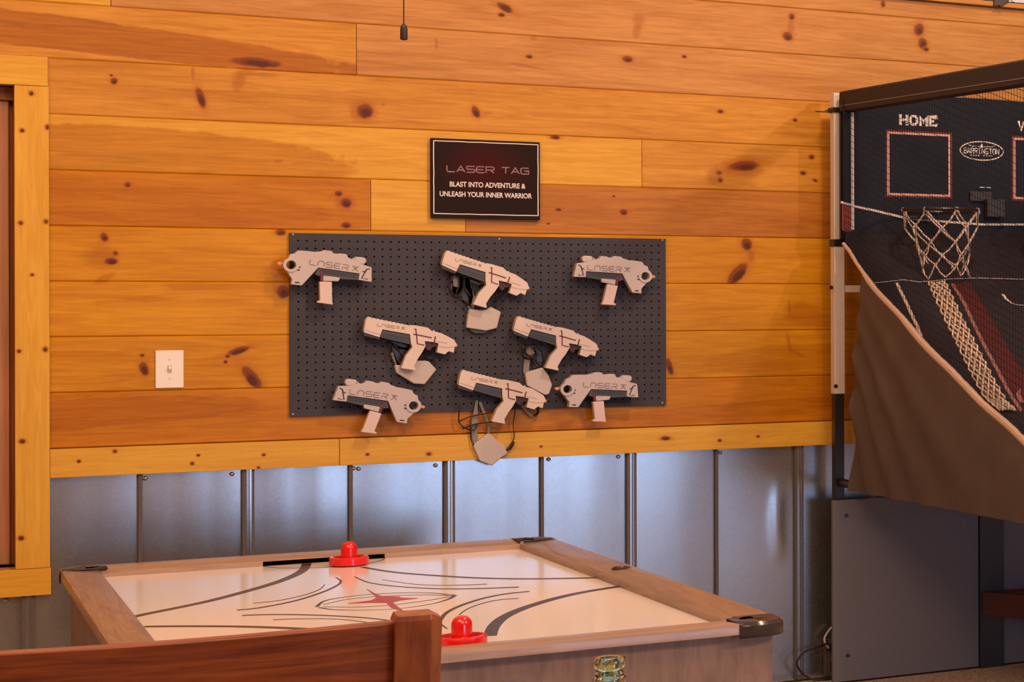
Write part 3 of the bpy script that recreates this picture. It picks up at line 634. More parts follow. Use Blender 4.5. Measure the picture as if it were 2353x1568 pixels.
# ---- chest sensors that hang behind the ribbed blasters
YR = -1.2
def pod(poly, ox, oy, s, straps, cables, label, grey='grey_pl', side=None, extra=None, knots=(), bundle=None):
    pts = [at(ox+x/s, oy+y/s, YR) for x, y in poly]; cx = sum(p[0] for p in pts)/len(pts); zm = min(p[2] for p in pts)
    e = empty('chest_sensor', (cx, -.42, zm), label, 'sensor', 'chest sensors hanging on the pegboard')
    B().prism([(p[0], p[2]) for p in pts], wallfr(-.45), 0, .95).obj('pod', grey, e, bevel=.14)
    if bundle:
        q_ = [at(ox+x/s, oy+y/s, YR) for x, y in bundle]
        B().prism([(p[0], p[2]) for p in q_], wallfr(-.43), 0, .35).obj('strap_bundle', 'crinkle', e, bevel=.12)
    for st, w_ in straps:
        q_ = [at(ox+x/s, oy+y/s, YR) for x, y in st]
        B().ribbon([(p[0], p[2]) for p in q_], w_, wallfr(-.5), .1, .28).obj('strap', 'strap', e, bevel=.03)
    for cb, r in cables:
        q_ = [at(ox+x/s, oy+y/s, YR) for x, y in cb]; pp = []
        for i in range(len(q_)-1):           # smooth the cable
            p0 = Vector(q_[max(0, i-1)]); p1 = Vector(q_[i]); p2 = Vector(q_[i+1]); p3 = Vector(q_[min(len(q_)-1, i+2)])
            for k in range(5):
                t = k/5; pp.append(.5*((2*p1)+(p2-p0)*t+(2*p0-5*p1+4*p2-p3)*t*t+(3*p1-p0-3*p2+p3)*t**3))
        pp.append(Vector(q_[-1])); pp = [p+Vector((0, -.12*math.sin(i*.9), 0)) for i, p in enumerate(pp)]
        B().tube(pp, r, 6).obj('cable', 'cable', e, smooth=True)
    for st in knots:
        q_ = [at(ox+x/s, oy+y/s, YR) for x, y in st]
        B().prism([(p[0], p[2]) for p in q_], wallfr(-.45), 0, .5).obj('buckle', 'strap', e, bevel=.1)
    if side:
        q_ = [at(ox+x/s, oy+y/s, YR) for x, y in side]
        B().prism([(p[0], p[2]) for p in q_], wallfr(-.45), 0, .6).obj('back_plate', 'char_pl', e, bevel=.08)
    return e
pod([(575, 1195), (602, 1082), (690, 1100), (862, 1112), (935, 1058), (1095, 1140), (1032, 1392), (865, 1436), (552, 1388)], 990, 550, 6.816,
    [([(560, 600), (590, 760), (660, 940), (640, 1080)], .85), ([(470, 560), (480, 760), (400, 860)], .6), ([(350, 640), (400, 700), (380, 860)], .7), ([(620, 640), (760, 700), (860, 680)], .3)],
    [([(340, 560), (290, 700), (340, 840), (440, 900), (520, 780)], .09), ([(420, 540), (450, 700), (400, 860), (560, 980), (640, 1060)], .10), ([(1120, 720), (1100, 850), (1000, 900), (1060, 980), (900, 1050)], .10), ([(1200, 700), (1130, 860), (1080, 1020), (1010, 1060)], .07), ([(520, 580), (540, 760), (620, 900)], .09)],
    'squared grey chest sensor on a twisted strap under the highest ribbed blaster', side=[(600, 1400), (900, 1440), (860, 1475), (700, 1478), (630, 1440)],
    knots=([(350, 600), (440, 590), (440, 760), (360, 740)],), bundle=[(310, 550), (560, 560), (640, 620), (690, 900), (640, 1080), (570, 1040), (480, 900), (390, 900), (310, 820)])
pod([(612, 1130), (642, 1262), (930, 1440), (1110, 1452), (1302, 1210), (1185, 1082), (1120, 1062), (975, 1066), (900, 1150)], 820, 680, 7.127,
    [([(545, 770), (640, 820), (700, 850), (860, 880)], .35), ([(590, 930), (640, 1060), (690, 1150)], .45)],
    [([(560, 760), (530, 900), (600, 1100), (660, 1180)], .12), ([(600, 800), (700, 900), (760, 1000), (700, 1120)], .10), ([(1180, 860), (1130, 980), (1240, 1040), (1290, 1120)], .09), ([(1240, 880), (1180, 960), (1060, 1030)], .10)],
    'tilted five-sided grey chest sensor behind the grip of the blaster nearest the switch', bundle=[(550, 720), (900, 800), (880, 960), (760, 1140), (660, 1170), (590, 940)])
pod([(862, 332), (905, 315), (1062, 268), (1130, 360), (1168, 465), (1132, 572), (1085, 580), (885, 475)], 1030, 790, 4.9,
    [([(900, 180), (890, 250), (885, 330)], .75)],
    [([(840, 30), (850, 130), (930, 160), (1000, 120), (980, 40)], .12), ([(900, 10), (870, 90), (960, 170)], .10), ([(1010, 60), (990, 180), (1060, 260), (1080, 200)], .09), ([(1150, 260), (1190, 330), (1150, 420)], .07), ([(930, 40), (1010, 110), (960, 200), (1010, 260)], .10)],
    'upright grey chest sensor tucked between two ribbed blasters, strap knotted above', knots=([(870, 60), (950, 30), (985, 110), (900, 140)],), bundle=[(835, 20), (990, 15), (1060, 90), (1090, 260), (960, 290), (940, 170), (850, 150)])
pod([(430, 1018), (470, 1012), (560, 1108), (630, 1142), (668, 1240), (600, 1280), (492, 1376), (352, 1322), (274, 1146)], 1030, 790, 4.9,
    [([(330, 640), (305, 880), (300, 1000), (320, 1130)], [.25, .75, .8, .8]), ([(365, 660), (420, 800), (470, 930), (460, 1020)], .35), ([(820, 650), (880, 740), (960, 820)], .55)],
    [([(130, 660), (120, 860), (170, 940), (290, 975), (330, 900)], .09), ([(110, 880), (260, 820), (520, 770)], .09), ([(160, 960), (300, 910), (500, 880)], .10), ([(255, 900), (258, 1060), (285, 1150)], .11), ([(760, 680), (735, 900), (735, 1080), (660, 1190)], .07), ([(735, 1110), (700, 1180), (655, 1195)], .17), ([(1000, 720), (1010, 780), (970, 810)], .2)],
    'grey chest sensor hanging lowest, below the pegboard over the pine rail')

# ================================================================== SWITCH
x0_, _, z1_ = at(357, 806, -.2); x1_ = at(422, 806, -.2)[0]; z0_ = at(422, 891.5, -.2)[2]
sw = empty('light_switch', ((x0_+x1_)/2, 0, z0_), 'ivory light switch plate on the pine wall left of the pegboard', 'switch')
B().box(x0_, x1_, -.22, 0, z0_, z1_).obj('cover_plate', 'plate', sw, bevel=.08)
xm, zm = (x0_+x1_)/2, (z0_+z1_)/2
B().box(xm-.24, xm+.24, -.24, -.1, zm-.5, zm+.5).obj('slot', 'plate_d', sw)
B().hexa([(xm-.18, -.2, zm-.40), (xm+.18, -.2, zm-.40), (xm+.18, -.2, zm+.35), (xm-.18, -.2, zm+.35)], [(xm-.13, -.62, zm+.05), (xm+.13, -.62, zm+.05), (xm+.13, -.55, zm+.38), (xm-.13, -.55, zm+.38)]).obj('toggle', 'plate', sw, bevel=.03)
for dz_ in (-1.2, 1.2): B().prism([(xm+.1*math.cos(PI/4*k), zm+dz_+.1*math.sin(PI/4*k)) for k in range(8)], wallfr(-.22), 0, .03).obj('screw', 'plate_d', sw)

# ================================================================== AIR HOCKEY TABLE
PX0, PX1, PY0, PY1, PZ = 18.7, 62.6, -113.2, -34.0, -30.0       # playfield
TX0, TX1, TY0, TY1, TZ = 15.0, 66.8, -118.5, -30.0, -29.0       # rails outside
ah = empty('air_hockey_table', ((TX0+TX1)/2, (TY0+TY1)/2, FZ), 'air hockey table with white playfield and weathered oak rails under the pegboard', 'air hockey table')
B().box(PX0-.3, PX1+.3, PY0-.3, PY1+.3, PZ-.8, PZ).obj('playfield', 'play', ah)
iz = -29.4
def railprof(kind):
    # (offset outwards from the playfield edge, z)
    w_ = {'l': PX0-TX0, 'r': TX1-PX1, 'f': PY0-TY0, 'b': TY1-PY1}[kind]
    return [(0, PZ-.6), (0, iz), (.15, iz+.05), (.6, iz+.14), (w_-.3, TZ), (w_-.08, TZ-.05), (w_, TZ-.3), (w_, TZ-1.0), (.9, TZ-1.02), (.9, PZ-.6)]
def rail(kind, c0, c1, mat, name='rail', low=None):
    pr = [(o_, max(z, low) if low is not None else z) for o_, z in railprof(kind)]; n = len(pr); vs = []
    for c in (c0, c1):
        for o_, z in pr:
            vs.append({'l': (PX0-o_, c, z), 'r': (PX1+o_, c, z), 'f': (c, PY0-o_, z), 'b': (c, PY1+o_, z)}[kind])
    b = B().add(vs, [(i, (i+1) % n, n+(i+1) % n, n+i) for i in range(n)]+[tuple(range(n)), tuple(range(2*n-1, n-1, -1))])
    return b.obj(name, mat, ah, smooth=True)
rail('l', TY0+1.6, TY1-1.6, 'raily'); rail('r', TY0+1.6, TY1-1.6, 'raily')
rail('f', PX0, PX1, 'railx')
g0, g1 = 34.6, 47.4                                        # goal mouth in each end rail
rail('b', PX0, g0, 'railx'); rail('b', g1, PX1, 'railx')
rail('b', g0, g1, 'railx', 'goal_bridge', PZ+.55)
B().box(g0, g1, PY1+.15, TY1-.6, PZ-.5, PZ-.02).obj('goal_slot', 'darkgap', ah)
B().box(g0-.1, g1+.1, PY1+2.6, PY1+2.8, PZ-.5, TZ-.1).obj('goal_back', 'darkgap', ah)
def corner_cap(cx, cy, sx, sy, long_=5.0):
    """moulded black corner cap: a rounded L hugging the rail corner"""
    b = B(); n = 7; prof = [(0, TZ-1.35), (0, TZ-.25), (.35, TZ+.06), (3.9, TZ+.08), (3.9, TZ-.2)]
    path = []; r = 2.4
    path.append((cx, cy-sy*long_, 1, 0)); 
    for k in range(n+1):
        q_ = PI/2*k/n; path.append((cx-sx*r+sx*r*math.cos(q_), cy-sy*r+sy*r*math.sin(q_), math.cos(q_), math.sin(q_)))
    path.append((cx-sx*long_, cy, 0, 1)); vs = []
    for (px, py, nx_, ny_) in path:
        for (o_, z) in prof:
            oo = o_-.12
            vs.append((px-sx*nx_*oo, py-sy*ny_*oo, z))
    m_ = len(prof); L = len(path)
    b.add(vs, [(i*m_+j, i*m_+j+1, (i+1)*m_+j+1, (i+1)*m_+j) for i in range(L-1) for j in range(m_-1)])
    return b.obj('corner_cap', 'black_cap', ah, smooth=True, solid=.12)
M['black_cap'] = simple('glossy_black_corner', (.045, .032, .030), .22)
for cx, cy, sx, sy in ((TX1, TY0, 1, -1), (TX0, TY0, -1, -1)):
    corner_cap(cx, cy, sx, sy, 4.6)
corner_cap(TX0, TY1, -1, 1, 4.4); corner_cap(TX1, TY1, 1, 1, 4.4)
# corner fill of rail wood at the caps
for cx, cy, sx, sy in ((TX1, TY0, 1, -1), (TX0, TY0, -1, -1), (TX0, TY1, -1, 1), (TX1, TY1, 1, 1)):
    ix = PX1 if sx > 0 else PX0; iy = PY0 if sy < 0 else PY1
    B().box(min(ix, cx-sx*.8), max(ix, cx-sx*.8), min(iy, cy-sy*.8), max(iy, cy-sy*.8), TZ-1.0, TZ-.08).obj('corner_block', 'railx', ah, bevel=.1)
cabx0, caby0 = TX0+1.1, TY0+1.1; cabx1, caby1 = at(1775, 1455, caby0)[0], TY1-1.0
cabx1 = min(cabx1, TX1-.3)
for nm, bx in (('end_panel', (cabx0, cabx1, caby0, caby0+.8)), ('end_panel', (cabx0, cabx1, caby1-.8, caby1)), ('side_panel', (cabx0, cabx0+.8, caby0+.8, caby1-.8)), ('side_panel', (cabx1-.8, cabx1, caby0+.8, caby1-.8))):
    B().box(*bx, -43, TZ-1.0).obj(nm, 'cab', ah, bevel=.06)
for lx in (cabx0+.9, cabx1-5.1):
    for ly in (caby0+.9, caby1-5.1):
        B().hexa([(lx, ly, TZ-2), (lx+4.2, ly, TZ-2), (lx+4.2, ly+4.2, TZ-2), (lx, ly+4.2, TZ-2)], [(lx+.5, ly+.5, FZ), (lx+3.7, ly+.5, FZ), (lx+3.7, ly+3.7, FZ), (lx+.5, ly+3.7, FZ)]).obj('leg', 'cab', ah, bevel=.1)
# little score dial set in the right rail
cx_, cy_, _ = atz(1427, 1305, TZ)
o = B().lathe((cx_, cy_, TZ-.15), [(.95, 0), (1.0, .18), (.8, .24), (.75, .14), (.3, .14), (.28, .22)], 20).obj('rail_button', 'black_cap', ah, smooth=True)
# printed lines of the playfield, traced on the level surface
zfr = lambda a, b, d: (a, b, PZ+d)
def tz_(pts): return [atz(u, v, PZ)[:2] for u, v in pts]
def smooth2(pts, n=6):
    out = []; Q = [Vector(p) for p in pts]; L = len(Q)
    for i in range(L-1):
        p0 = Q[max(0, i-1)]; p1 = Q[i]; p2 = Q[i+1]; p3 = Q[min(L-1, i+2)]
        for k in range(n):
            t = k/n; out.append(tuple(.5*((2*p1)+(p2-p0)*t+(2*p0-5*p1+4*p2-p3)*t*t+(3*p1-p0-3*p2+p3)*t**3)))
    out.append(tuple(Q[-1])); return out
def curve_print(pts, w0, w1=None, wm=None, name='court_line', mat='printline', d=.03):
    s = smooth2(tz_(pts)); L = len(s); w1 = w0 if w1 is None else w1; ws = []
    for i in range(L):
        t = i/(L-1); w_ = w0+(w1-w0)*t
        if wm is not None: w_ = w_+(wm-max(w0, w1))*math.sin(PI*t)
        ws.append(max(.04, w_))
    return B().ribbon(s, ws, zfr, .0, d).obj(name, mat, ah)
curve_print([(300, 1420), (340, 1411), (480, 1382), (600, 1350), (660, 1330), (695, 1312), (705, 1296)], .95, 1.0)
curve_print([(330, 1441), (420, 1440), (560, 1441), (700, 1446), (760, 1450), (830, 1462)], .95, .85)
curve_print([(832, 1304), (900, 1315), (980, 1322), (1100, 1329), (1230, 1331), (1395, 1328)], .5, .9)
curve_print([(1126, 1462), (1135, 1440), (1160, 1418), (1210, 1396), (1280, 1375), (1350, 1360), (1440, 1346)], 1.15, 1.0)
curve_print([(545, 1403), (600, 1397), (680, 1381), (740, 1362), (775, 1346), (783, 1336), (772, 1328)], .6, .12)
curve_print([(582, 1387), (640, 1381), (700, 1368), (735, 1355), (746, 1344)], .28, .08)
curve_print([(558, 1415), (640, 1413), (740, 1415), (830, 1420), (880, 1425), (930, 1432)], .55, .2)
curve_print([(628, 1425), (700, 1423), (780, 1424), (850, 1432)], .3, .1)
curve_print([(815, 1326), (850, 1340), (920, 1349), (1020, 1354), (1110, 1353), (1192, 1350)], .12, .65)
curve_print([(878, 1333), (960, 1344), (1040, 1346), (1119, 1343)], .06, .35)
curve_print([(1010, 1430), (1025, 1410), (1060, 1392), (1110, 1376), (1160, 1366), (1215, 1360)], .35, .6)
curve_print([(1055, 1414), (1075, 1400), (1110, 1387), (1150, 1379), (1192, 1376)], .12, .3)
curve_print([(1012, 1435), (1028, 1446)], .25, .1)
curve_print([(590, 1300), (640, 1306), (700, 1306), (760, 1304), (830, 1298), (872, 1290), (888, 1281)], .16, .14)
# centre ellipse rings and red star
curve_print([(728, 1395), (748, 1381), (800, 1372), (860, 1366), (940, 1363), (1000, 1364), (1032, 1368), (1045, 1368)], .35, .4, .15)
curve_print([(734, 1397), (770, 1402), (840, 1403), (920, 1399), (990, 1389), (1030, 1378), (1045, 1369)], .35, .5, .15)
curve_print([(744, 1390), (800, 1378), (880, 1371), (980, 1368), (1030, 1370)], .1, .12)
curve_print([(744, 1395), (820, 1396), (900, 1391), (980, 1381), (1034, 1372)], .1, .12)
st = [(842, 1354), (863, 1366), (880, 1372), (918, 1372), (922, 1375), (960, 1376), (918, 1381), (902, 1385), (912, 1394), (934, 1410), (898, 1397), (888, 1386), (853, 1386), (800, 1388), (853, 1381), (866, 1374)]
B().prism(tz_(st), zfr, 0, .045).obj('centre_star', 'printred', ah)
ax_, ay_ = tz_([(887, 1379)])[0]
def mallet(px, py, label):
    e = empty('mallet', (px, py, PZ+.06), label, 'mallet', 'red air hockey mallets')
    B().lathe((px, py, PZ+.06), [(1.8, 0), (2.08, .12), (2.08, .85), (1.95, 1.0), (1.7, .98), (1.6, .66), (.98, .62), (.86, .9)], 32).obj('base', 'red', e, smooth=True)
    B().lathe((px, py, PZ+.06), [(.86, .55), (.86, 1.8), (.82, 2.15), (.68, 2.45), (.43, 2.66), (.12, 2.74)], 28).obj('knob', 'red', e, smooth=True)
mx, my, _ = atz(802, 1300, PZ); mallet(mx, my, 'red air hockey mallet at the far goal slot')
mx, my, _ = atz(1061, 1488, PZ); mallet(mx, my, 'red air hockey mallet by the near rail beside the chair')

# ================================================================== BASKETBALL ARCADE GAME
GX0, GX1 = 113.0, 157.0; GC = 135.0; BY = -9.0
bg = empty('basketball_arcade_game', (GC, -40, FZ), 'two-hoop basketball arcade game with dark navy backboard and sloping cloth ramp', 'arcade game')
for x in (GX0+.8, GX1-.8):
    B().box(x-.8, x+.8, -5.6, -4.0, -13.1, 8.9).obj('back_post', 'post_w', bg, bevel=.08)
    B().box(x-.8, x+.8, -5.6, -4.0, 9.9, 31.8).obj('back_post', 'post_w', bg, bevel=.08)
    B().box(x-.72, x+.72, -5.5, -4.1, FZ, -13.1).obj('back_post', 'post_k', bg, bevel=.08, label='black lower post')
    B().box(x-.95, x+.95, -5.8, -3.9, 8.9, 9.95).obj('post_clamp', 'post_k', bg, bevel=.05)
    B().box(x-1.0, x+1.2, -5.9, -3.6, 28.9, 29.6).obj('post_bracket', 'post_k', bg)
B().box(GX0-.9, GX0+1, -4.6, -4.4, 29.1, 29.25).obj('pin', 'post_k', bg)
B().box(GX0-2.5, GX0+1.6, -4.9, -4.75, 28.85, 29.0).obj('pin', 'post_k', bg)
for x in (GX0+.75, GX1-2.2): B().box(x, x+1.45, -6.3, -5.7, 10.0, 30.9).obj('net_binding', 'post_k', bg)
B().box(GX0+1.6, GX1-1.6, -5.4, -4.3, 2.05, 3.1).obj('back_crossbar', 'post_w', bg, bevel=.06)
for u, v in ((1910, 661), (1920.5, 888)):
    x, _, z = at(u, v, -5.65)
    B().prism([(x+.3*math.cos(PI/5*k), z+.3*math.sin(PI/5*k)) for k in range(10)], wallfr(-5.6), 0, .1).obj('bolt', 'post_k', bg)
# board: arched top edge
top = [(GX0+.2, 30.6), (120, 31.3), (126.9, 31.75), (GC, 31.9), (143.1, 31.75), (150, 31.3), (GX1-.2, 30.6)]
B().prism([(GX0+.2, 10.8)]+top+[(GX1-.2, 10.8)], wallfr(-8.5), 0, .5).obj('backboard', 'navy', bg, bevel=.05)
bf = wallfr(BY)
def rect_line(b, x0, x1, z0, z1, w): 
    for q_, (a, c) in enumerate((((x0, z0), (x1, z0)), ((x1, z0), (x1, z1)), ((x1, z1), (x0, z1)), ((x0, z1), (x0, z0)))):
        ex = w/2 if a[1] == c[1] else 0; sgn = 1 if c[0] > a[0] else -1
        b.ribbon([(a[0]-ex*sgn, a[1]), (c[0]+ex*sgn, c[1])], w, bf, 0, .03+.004*q_)
for bx0 in (120.05, 140.45):
    b = B(); rect_line(b, bx0, bx0+9.7, 16.75, 25.95, .34); b.obj('target_square', 'pink', bg)
    b = B(); rect_line(b, bx0-.35, bx0+10.05, 16.4, 26.3, .12); b.obj('target_outline', 'redcloth', bg)
letters(B(), 'HOMe', 121.95, 27.35, 1.05, 1.25, .52, .36, 0, bf, 0, .03).obj('lettering', 'cream', bg, kind='stuff', label='cream HOME lettering')
letters(B(), 'VISITOr', 141.2, 27.35, .85, 1.25, .40, .30, 0, bf, 0, .03).obj('lettering', 'cream', bg, kind='stuff', label='cream VISITOR lettering')
lo = B(); cxl, czl = at(2256, 347, BY)[0], at(2256, 347, BY)[2]
lo.ribbon([(cxl+3.55*math.cos(2*PI*k/40), czl+1.42*math.sin(2*PI*k/40)) for k in range(41)], .17, bf, 0, .03)
letters(lo, 'BArrINGTON'.replace('A', 'a'), cxl-2.95, czl-.42, .44, .80, .155, .13, 0, bf, 0, .03)
for s_ in (-1, 1): lo.ribbon([(cxl+s_*.35, czl+.62), (cxl+s_*1.0, czl+.75), (cxl+s_*1.5, czl+.66), (cxl+s_*2.2, czl+.86)], .09, bf, 0, .03)
lo.prism([(cxl-.25, czl+.5), (cxl+.25, czl+.5), (cxl+.2, czl+.85), (cxl, czl+1.12), (cxl-.2, czl+.85)], bf, 0, .03)
for k in range(9): 
    if k != 4: lo.ribbon([(cxl-1.9+k*.42, czl-.72), (cxl-1.66+k*.42, czl-.72)], .13, bf, 0, .03)
lo.obj('logo', 'cream', bg, kind='stuff')
for x in (114.55, GX1-1.55): B().ribbon([(x, 28.7), (x, 11.3)], .42, bf, 0, .04).obj('edge_stripe', 'cream', bg)
B().prism([(112.9, 11.2), (114.3, 10.9), (114.3, 14.6), (112.9, 15.1)], bf, 0, .04).obj('red_corner', 'redcloth', bg)
ln3 = B(); pts = [(112.75, 15.35), (115, 14.75), (118, 14.2), (122.3, 13.3), (126, 12.95), (130, 12.75), (GC, 12.5), (GC+10, 12.7), (GC+15, 13.6), (GX1-.3, 15.2)]
ln3.ribbon(pts, .32, bf, .02, .07); ln3.obj('painted_line', 'cream', bg)
B().box(132.9, 136.6, BY-.5, BY, 16.0, 17.6).obj('score_sensor', 'black', bg, bevel=.1)
B().box(135.2, 138.2, BY-1.6, BY, 13.6, 16.4).obj('score_box', 'black', bg, bevel=.12)
for x in (134.4, 135.4): B().box(x, x+.8, BY-.6, BY-.45, 18.1, 18.25).obj('sensor_light', 'cream', bg)
# hoops
def hoop(cx, cy, cz, r):
    ring = [(cx+r*math.cos(2*PI*k/36), cy+r*math.sin(2*PI*k/36), cz) for k in range(36)]
    h = B().tube(ring, .28, 8, True).obj('hoop', 'post_k', bg, smooth=True)
    B().box(cx-2.2, cx+2.2, BY-1.6, BY, cz-1.0, cz+.5).obj('hoop_bracket', 'post_k', bg, bevel=.1)
    for sg_ in (-1, 1): B().tube([(cx+sg_*1.5, BY-1.5, cz), (cx+sg_*3.2, cy+r*.72, cz)], .22, 6).obj('hoop_arm', 'post_k', bg)
    rr = random.Random(int(cx)); n = 8; lv = [(r, 0), (r*.93, -2.5), (r*.76, -4.7), (r*.64, -6.6), (r*.58, -8.3), (r*.57, -10)]
    node = [[None]*n for _ in lv]
    for i, (q_, dz__) in enumerate(lv):
        for j in range(n):
            a = 2*PI*(j+(.5 if i % 2 else 0))/n
            wx = rr.uniform(-.45, .45)*(1 if i else 0); sw_ = .14*i
            node[i][j] = (cx+q_*math.cos(a)+wx+sw_, cy+q_*math.sin(a)+rr.uniform(-.2, .2), cz+dz__+(rr.uniform(-.3, .3) if i else -.1))
    nb = B()
    for i in range(len(lv)-1):
        for j in range(n):
            a = Vector(node[i][j])
            for k in ((j, (j-1) % n) if i % 2 == 0 else (j, (j+1) % n)):
                c = Vector(node[i+1][k]); mid_ = (a+c)/2+Vector((rr.uniform(-.12, .12), rr.uniform(-.12, .12), -.22))
                nb.tube([a, mid_, c], .135 if i < 2 else .11, 5)
    for j in range(n): nb.tube([Vector(node[0][j])+Vector((-.25, 0, -.1)), Vector(node[0][j])+Vector((-.1, 0, .35)), Vector(node[0][j])+Vector((.15, 0, .3)), Vector(node[0][j])+Vector((.3, 0, -.4))], .13, 5)
    o = nb.obj('net', 'net', h, kind='stuff', smooth=True)
hoop(124.9, -17.0, 14.1, 5.7); hoop(145.1, -17.0, 14.1, 5.7)
# ramp surface in side view: y -> z
RP = [(-9.4, 9.6), (-14, 6.4), (-19.9, 3.3), (-35.8, -3.7), (-50.3, -9.6), (-70.5, -16.9), (-84, -21.5)]
def rz(y):
    for (y0, z0_), (y1, z1_) in zip(RP, RP[1:]):
        if y1 <= y <= y0: return z0_+(z1_-z0_)*(y-y0)/(y1-y0)
    return RP[0][1] if y > RP[0][0] else RP[-1][1]
ys = [-9.4-(74.6*k/30) for k in range(31)]; xs_ = [GX0+.4+(GX1-GX0-.8)*k/12 for k in range(13)]
rnd = random.Random(3)
vs = [(x, y, rz(y)-.6*math.sin(PI*(i/12))+rnd.uniform(-.05, .05)) for y in ys for i, x in enumerate(xs_)]
B().add(vs, [(j*13+i, j*13+i+1, (j+1)*13+i+1, (j+1)*13+i) for j in range(30) for i in range(12)]).obj('ramp_cloth', 'darkcloth', bg, smooth=True)
B().box(GX0+.5, GX1-.5, -9.0, -8.6, 8.8, 10.8).obj('lower_cloth', 'darkcloth', bg)
def onramp(u, v, lift=.0):
    w = ray(u, v); lo_, hi_ = 200.0, 330.0      # march along the sight line to the cloth
    for _ in range(60):
        mid_ = (lo_+hi_)/2; t = mid_/w.y; p = (w.x*t, -D+mid_, w.z*t)
        if p[2] > rz(p[1])-.6*math.sin(PI*min(1, max(0, (p[0]-GX0)/(GX1-GX0))))+lift: lo_ = mid_
        else: hi_ = mid_
    return p
def ramp_line(pts, w_, name, mat, lift=.12):
    q_ = [Vector(onramp(u, v, lift)) for u, v in pts]; b = B(); up = Vector((0, .38, .92)); L = len(q_); vs = []
    for i, p in enumerate(q_):
        t = (q_[min(L-1, i+1)]-q_[max(0, i-1)]).normalized(); s_ = t.cross(up).normalized()*(w_[i] if isinstance(w_, list) else w_)/2
        vs += [p-s_, p+s_, p+s_-up*.06, p-s_-up*.06]
    b.add(vs, [(4*i+j, 4*i+(j+1) % 4, 4*i+4+(j+1) % 4, 4*i+4+j) for i in range(L-1) for j in range(4)]+[(3, 2, 1, 0), (4*L-4, 4*L-3, 4*L-2, 4*L-1)])
    return b.obj(name, mat, bg)
ramp_line([(2008, 651), (2040, 648), (2075, 644), (2110, 649), (2140, 647), (2180, 642), (2240, 640), (2290, 641), (2350, 643)], .5, 'court_line', 'cream')
ramp_line([(2060, 650), (2080, 690), (2098, 730), (2108, 750), (2117, 775)], .45, 'court_line', 'net')
M['pinkline'] = simple('dull_pink_line', (.28, .11, .10), .7)
ramp_line([(2188, 652), (2215, 695), (2240, 750), (2265, 800), (2292, 850), (2315, 895), (2346, 944)], .5, 'court_line', 'pinkline')
ramp_line([(2353, 868), (2340, 885), (2338, 905), (2346, 925)], .7, 'court_line', 'pinkline')
ramp_line([(2304, 676), (2312, 687), (2325, 697), (2340, 702), (2356, 702)], .4, 'court_line', 'cream')
ramp_line([(2196, 652), (2250, 745), (2303, 840), (2380, 960)], 4.2, 'maroon_stripe', 'marooncloth', .06)
# woven cream netting sleeve laid down the ramp
q_ = [(2153, 648), (2167, 680), (2190, 730), (2213, 775), (2236, 822), (2260, 870), (2288, 918), (2316, 942)]
P3 = [Vector(onramp(u, v, .5)) for u, v in q_]; up = Vector((0, .38, .92))
band = B(); dense = []
for i in range(len(P3)-1):
    for k in range(10): dense.append(P3[i].lerp(P3[i+1], k/10))
dense.append(P3[-1]); NW = 6; L = len(dense)
M['netback'] = simple('tan_net_shade', (.30, .20, .145), .8)
ramp_line(q_, 2.3, 'netting_back', 'netback', .25)
for s0 in range(NW+1):
    o_ = (s0/NW-.5)*2.3; pts = []
    for i, p in enumerate(dense):
        t = (dense[min(L-1, i+1)]-dense[max(0, i-1)]).normalized(); sd = t.cross(up).normalized()
        pts.append(p+sd*(o_+.16*math.sin(i*1.57+s0*PI))+up*.08*math.cos(i*1.57+s0))
    band.tube(pts, .15, 4)
band.obj('netting_band', 'net', bg, kind='stuff', smooth=True)
# piping along the ramp edge, with the cloth skirt below
pp = [(GX0, -9.4, 9.2)]+[(GX0, y, z+.15*math.sin(y*.35)) for y, z in [(yy, rz(yy)) for yy in [-12-2.4*k for k in range(31)]]]
B().tube(pp, [.28]*4+[.42]*6+[.5]*(len(pp)-10), 8).obj('edge_piping', 'piping', bg, smooth=True)
B().tube([(GX1, y, z) for _, y, z in pp], .45, 8).obj('edge_piping', 'piping', bg, smooth=True)
NB = -27.0
def skirt(x, sgn):
    ny, nz_ = 44, 26; vs = []; rr = random.Random(5)
    for i in range(ny+1):
        for j in range(nz_+1):
            t = i/ny; s_ = j/nz_; ytop = -17.2-67*t; ybot = -13.2-71*t
            y = ytop+(ybot-ytop)*s_; zt_ = rz(y)-.2; z = zt_+(NB-zt_)*s_
            # long soft folds fanning down from the upper left corner
            f1 = math.atan2(zt_-z+2, 8-(y+8)) if True else 0
            fold = .55*math.sin(f1*26+1)*min(1, s_*2)*math.exp(-t*2.2)+.35*math.sin(y*.55+z*.25)*s_*(1-s_)*2+.16*math.sin(y*1.1+z*.9+math.sin(z*.4)*2)*s_*s_
            vs.append((x+sgn*(fold+.35*math.sin(PI*s_)), y, z))
    return B().add(vs, [(i*(nz_+1)+j, i*(nz_+1)+j+1, (i+1)*(nz_+1)+j+1, (i+1)*(nz_+1)+j) for i in range(ny) for j in range(nz_)]).obj('side_skirt', 'skirt', bg, smooth=True)
skirt(GX0-.3, -1); skirt(GX1+.3, 1)
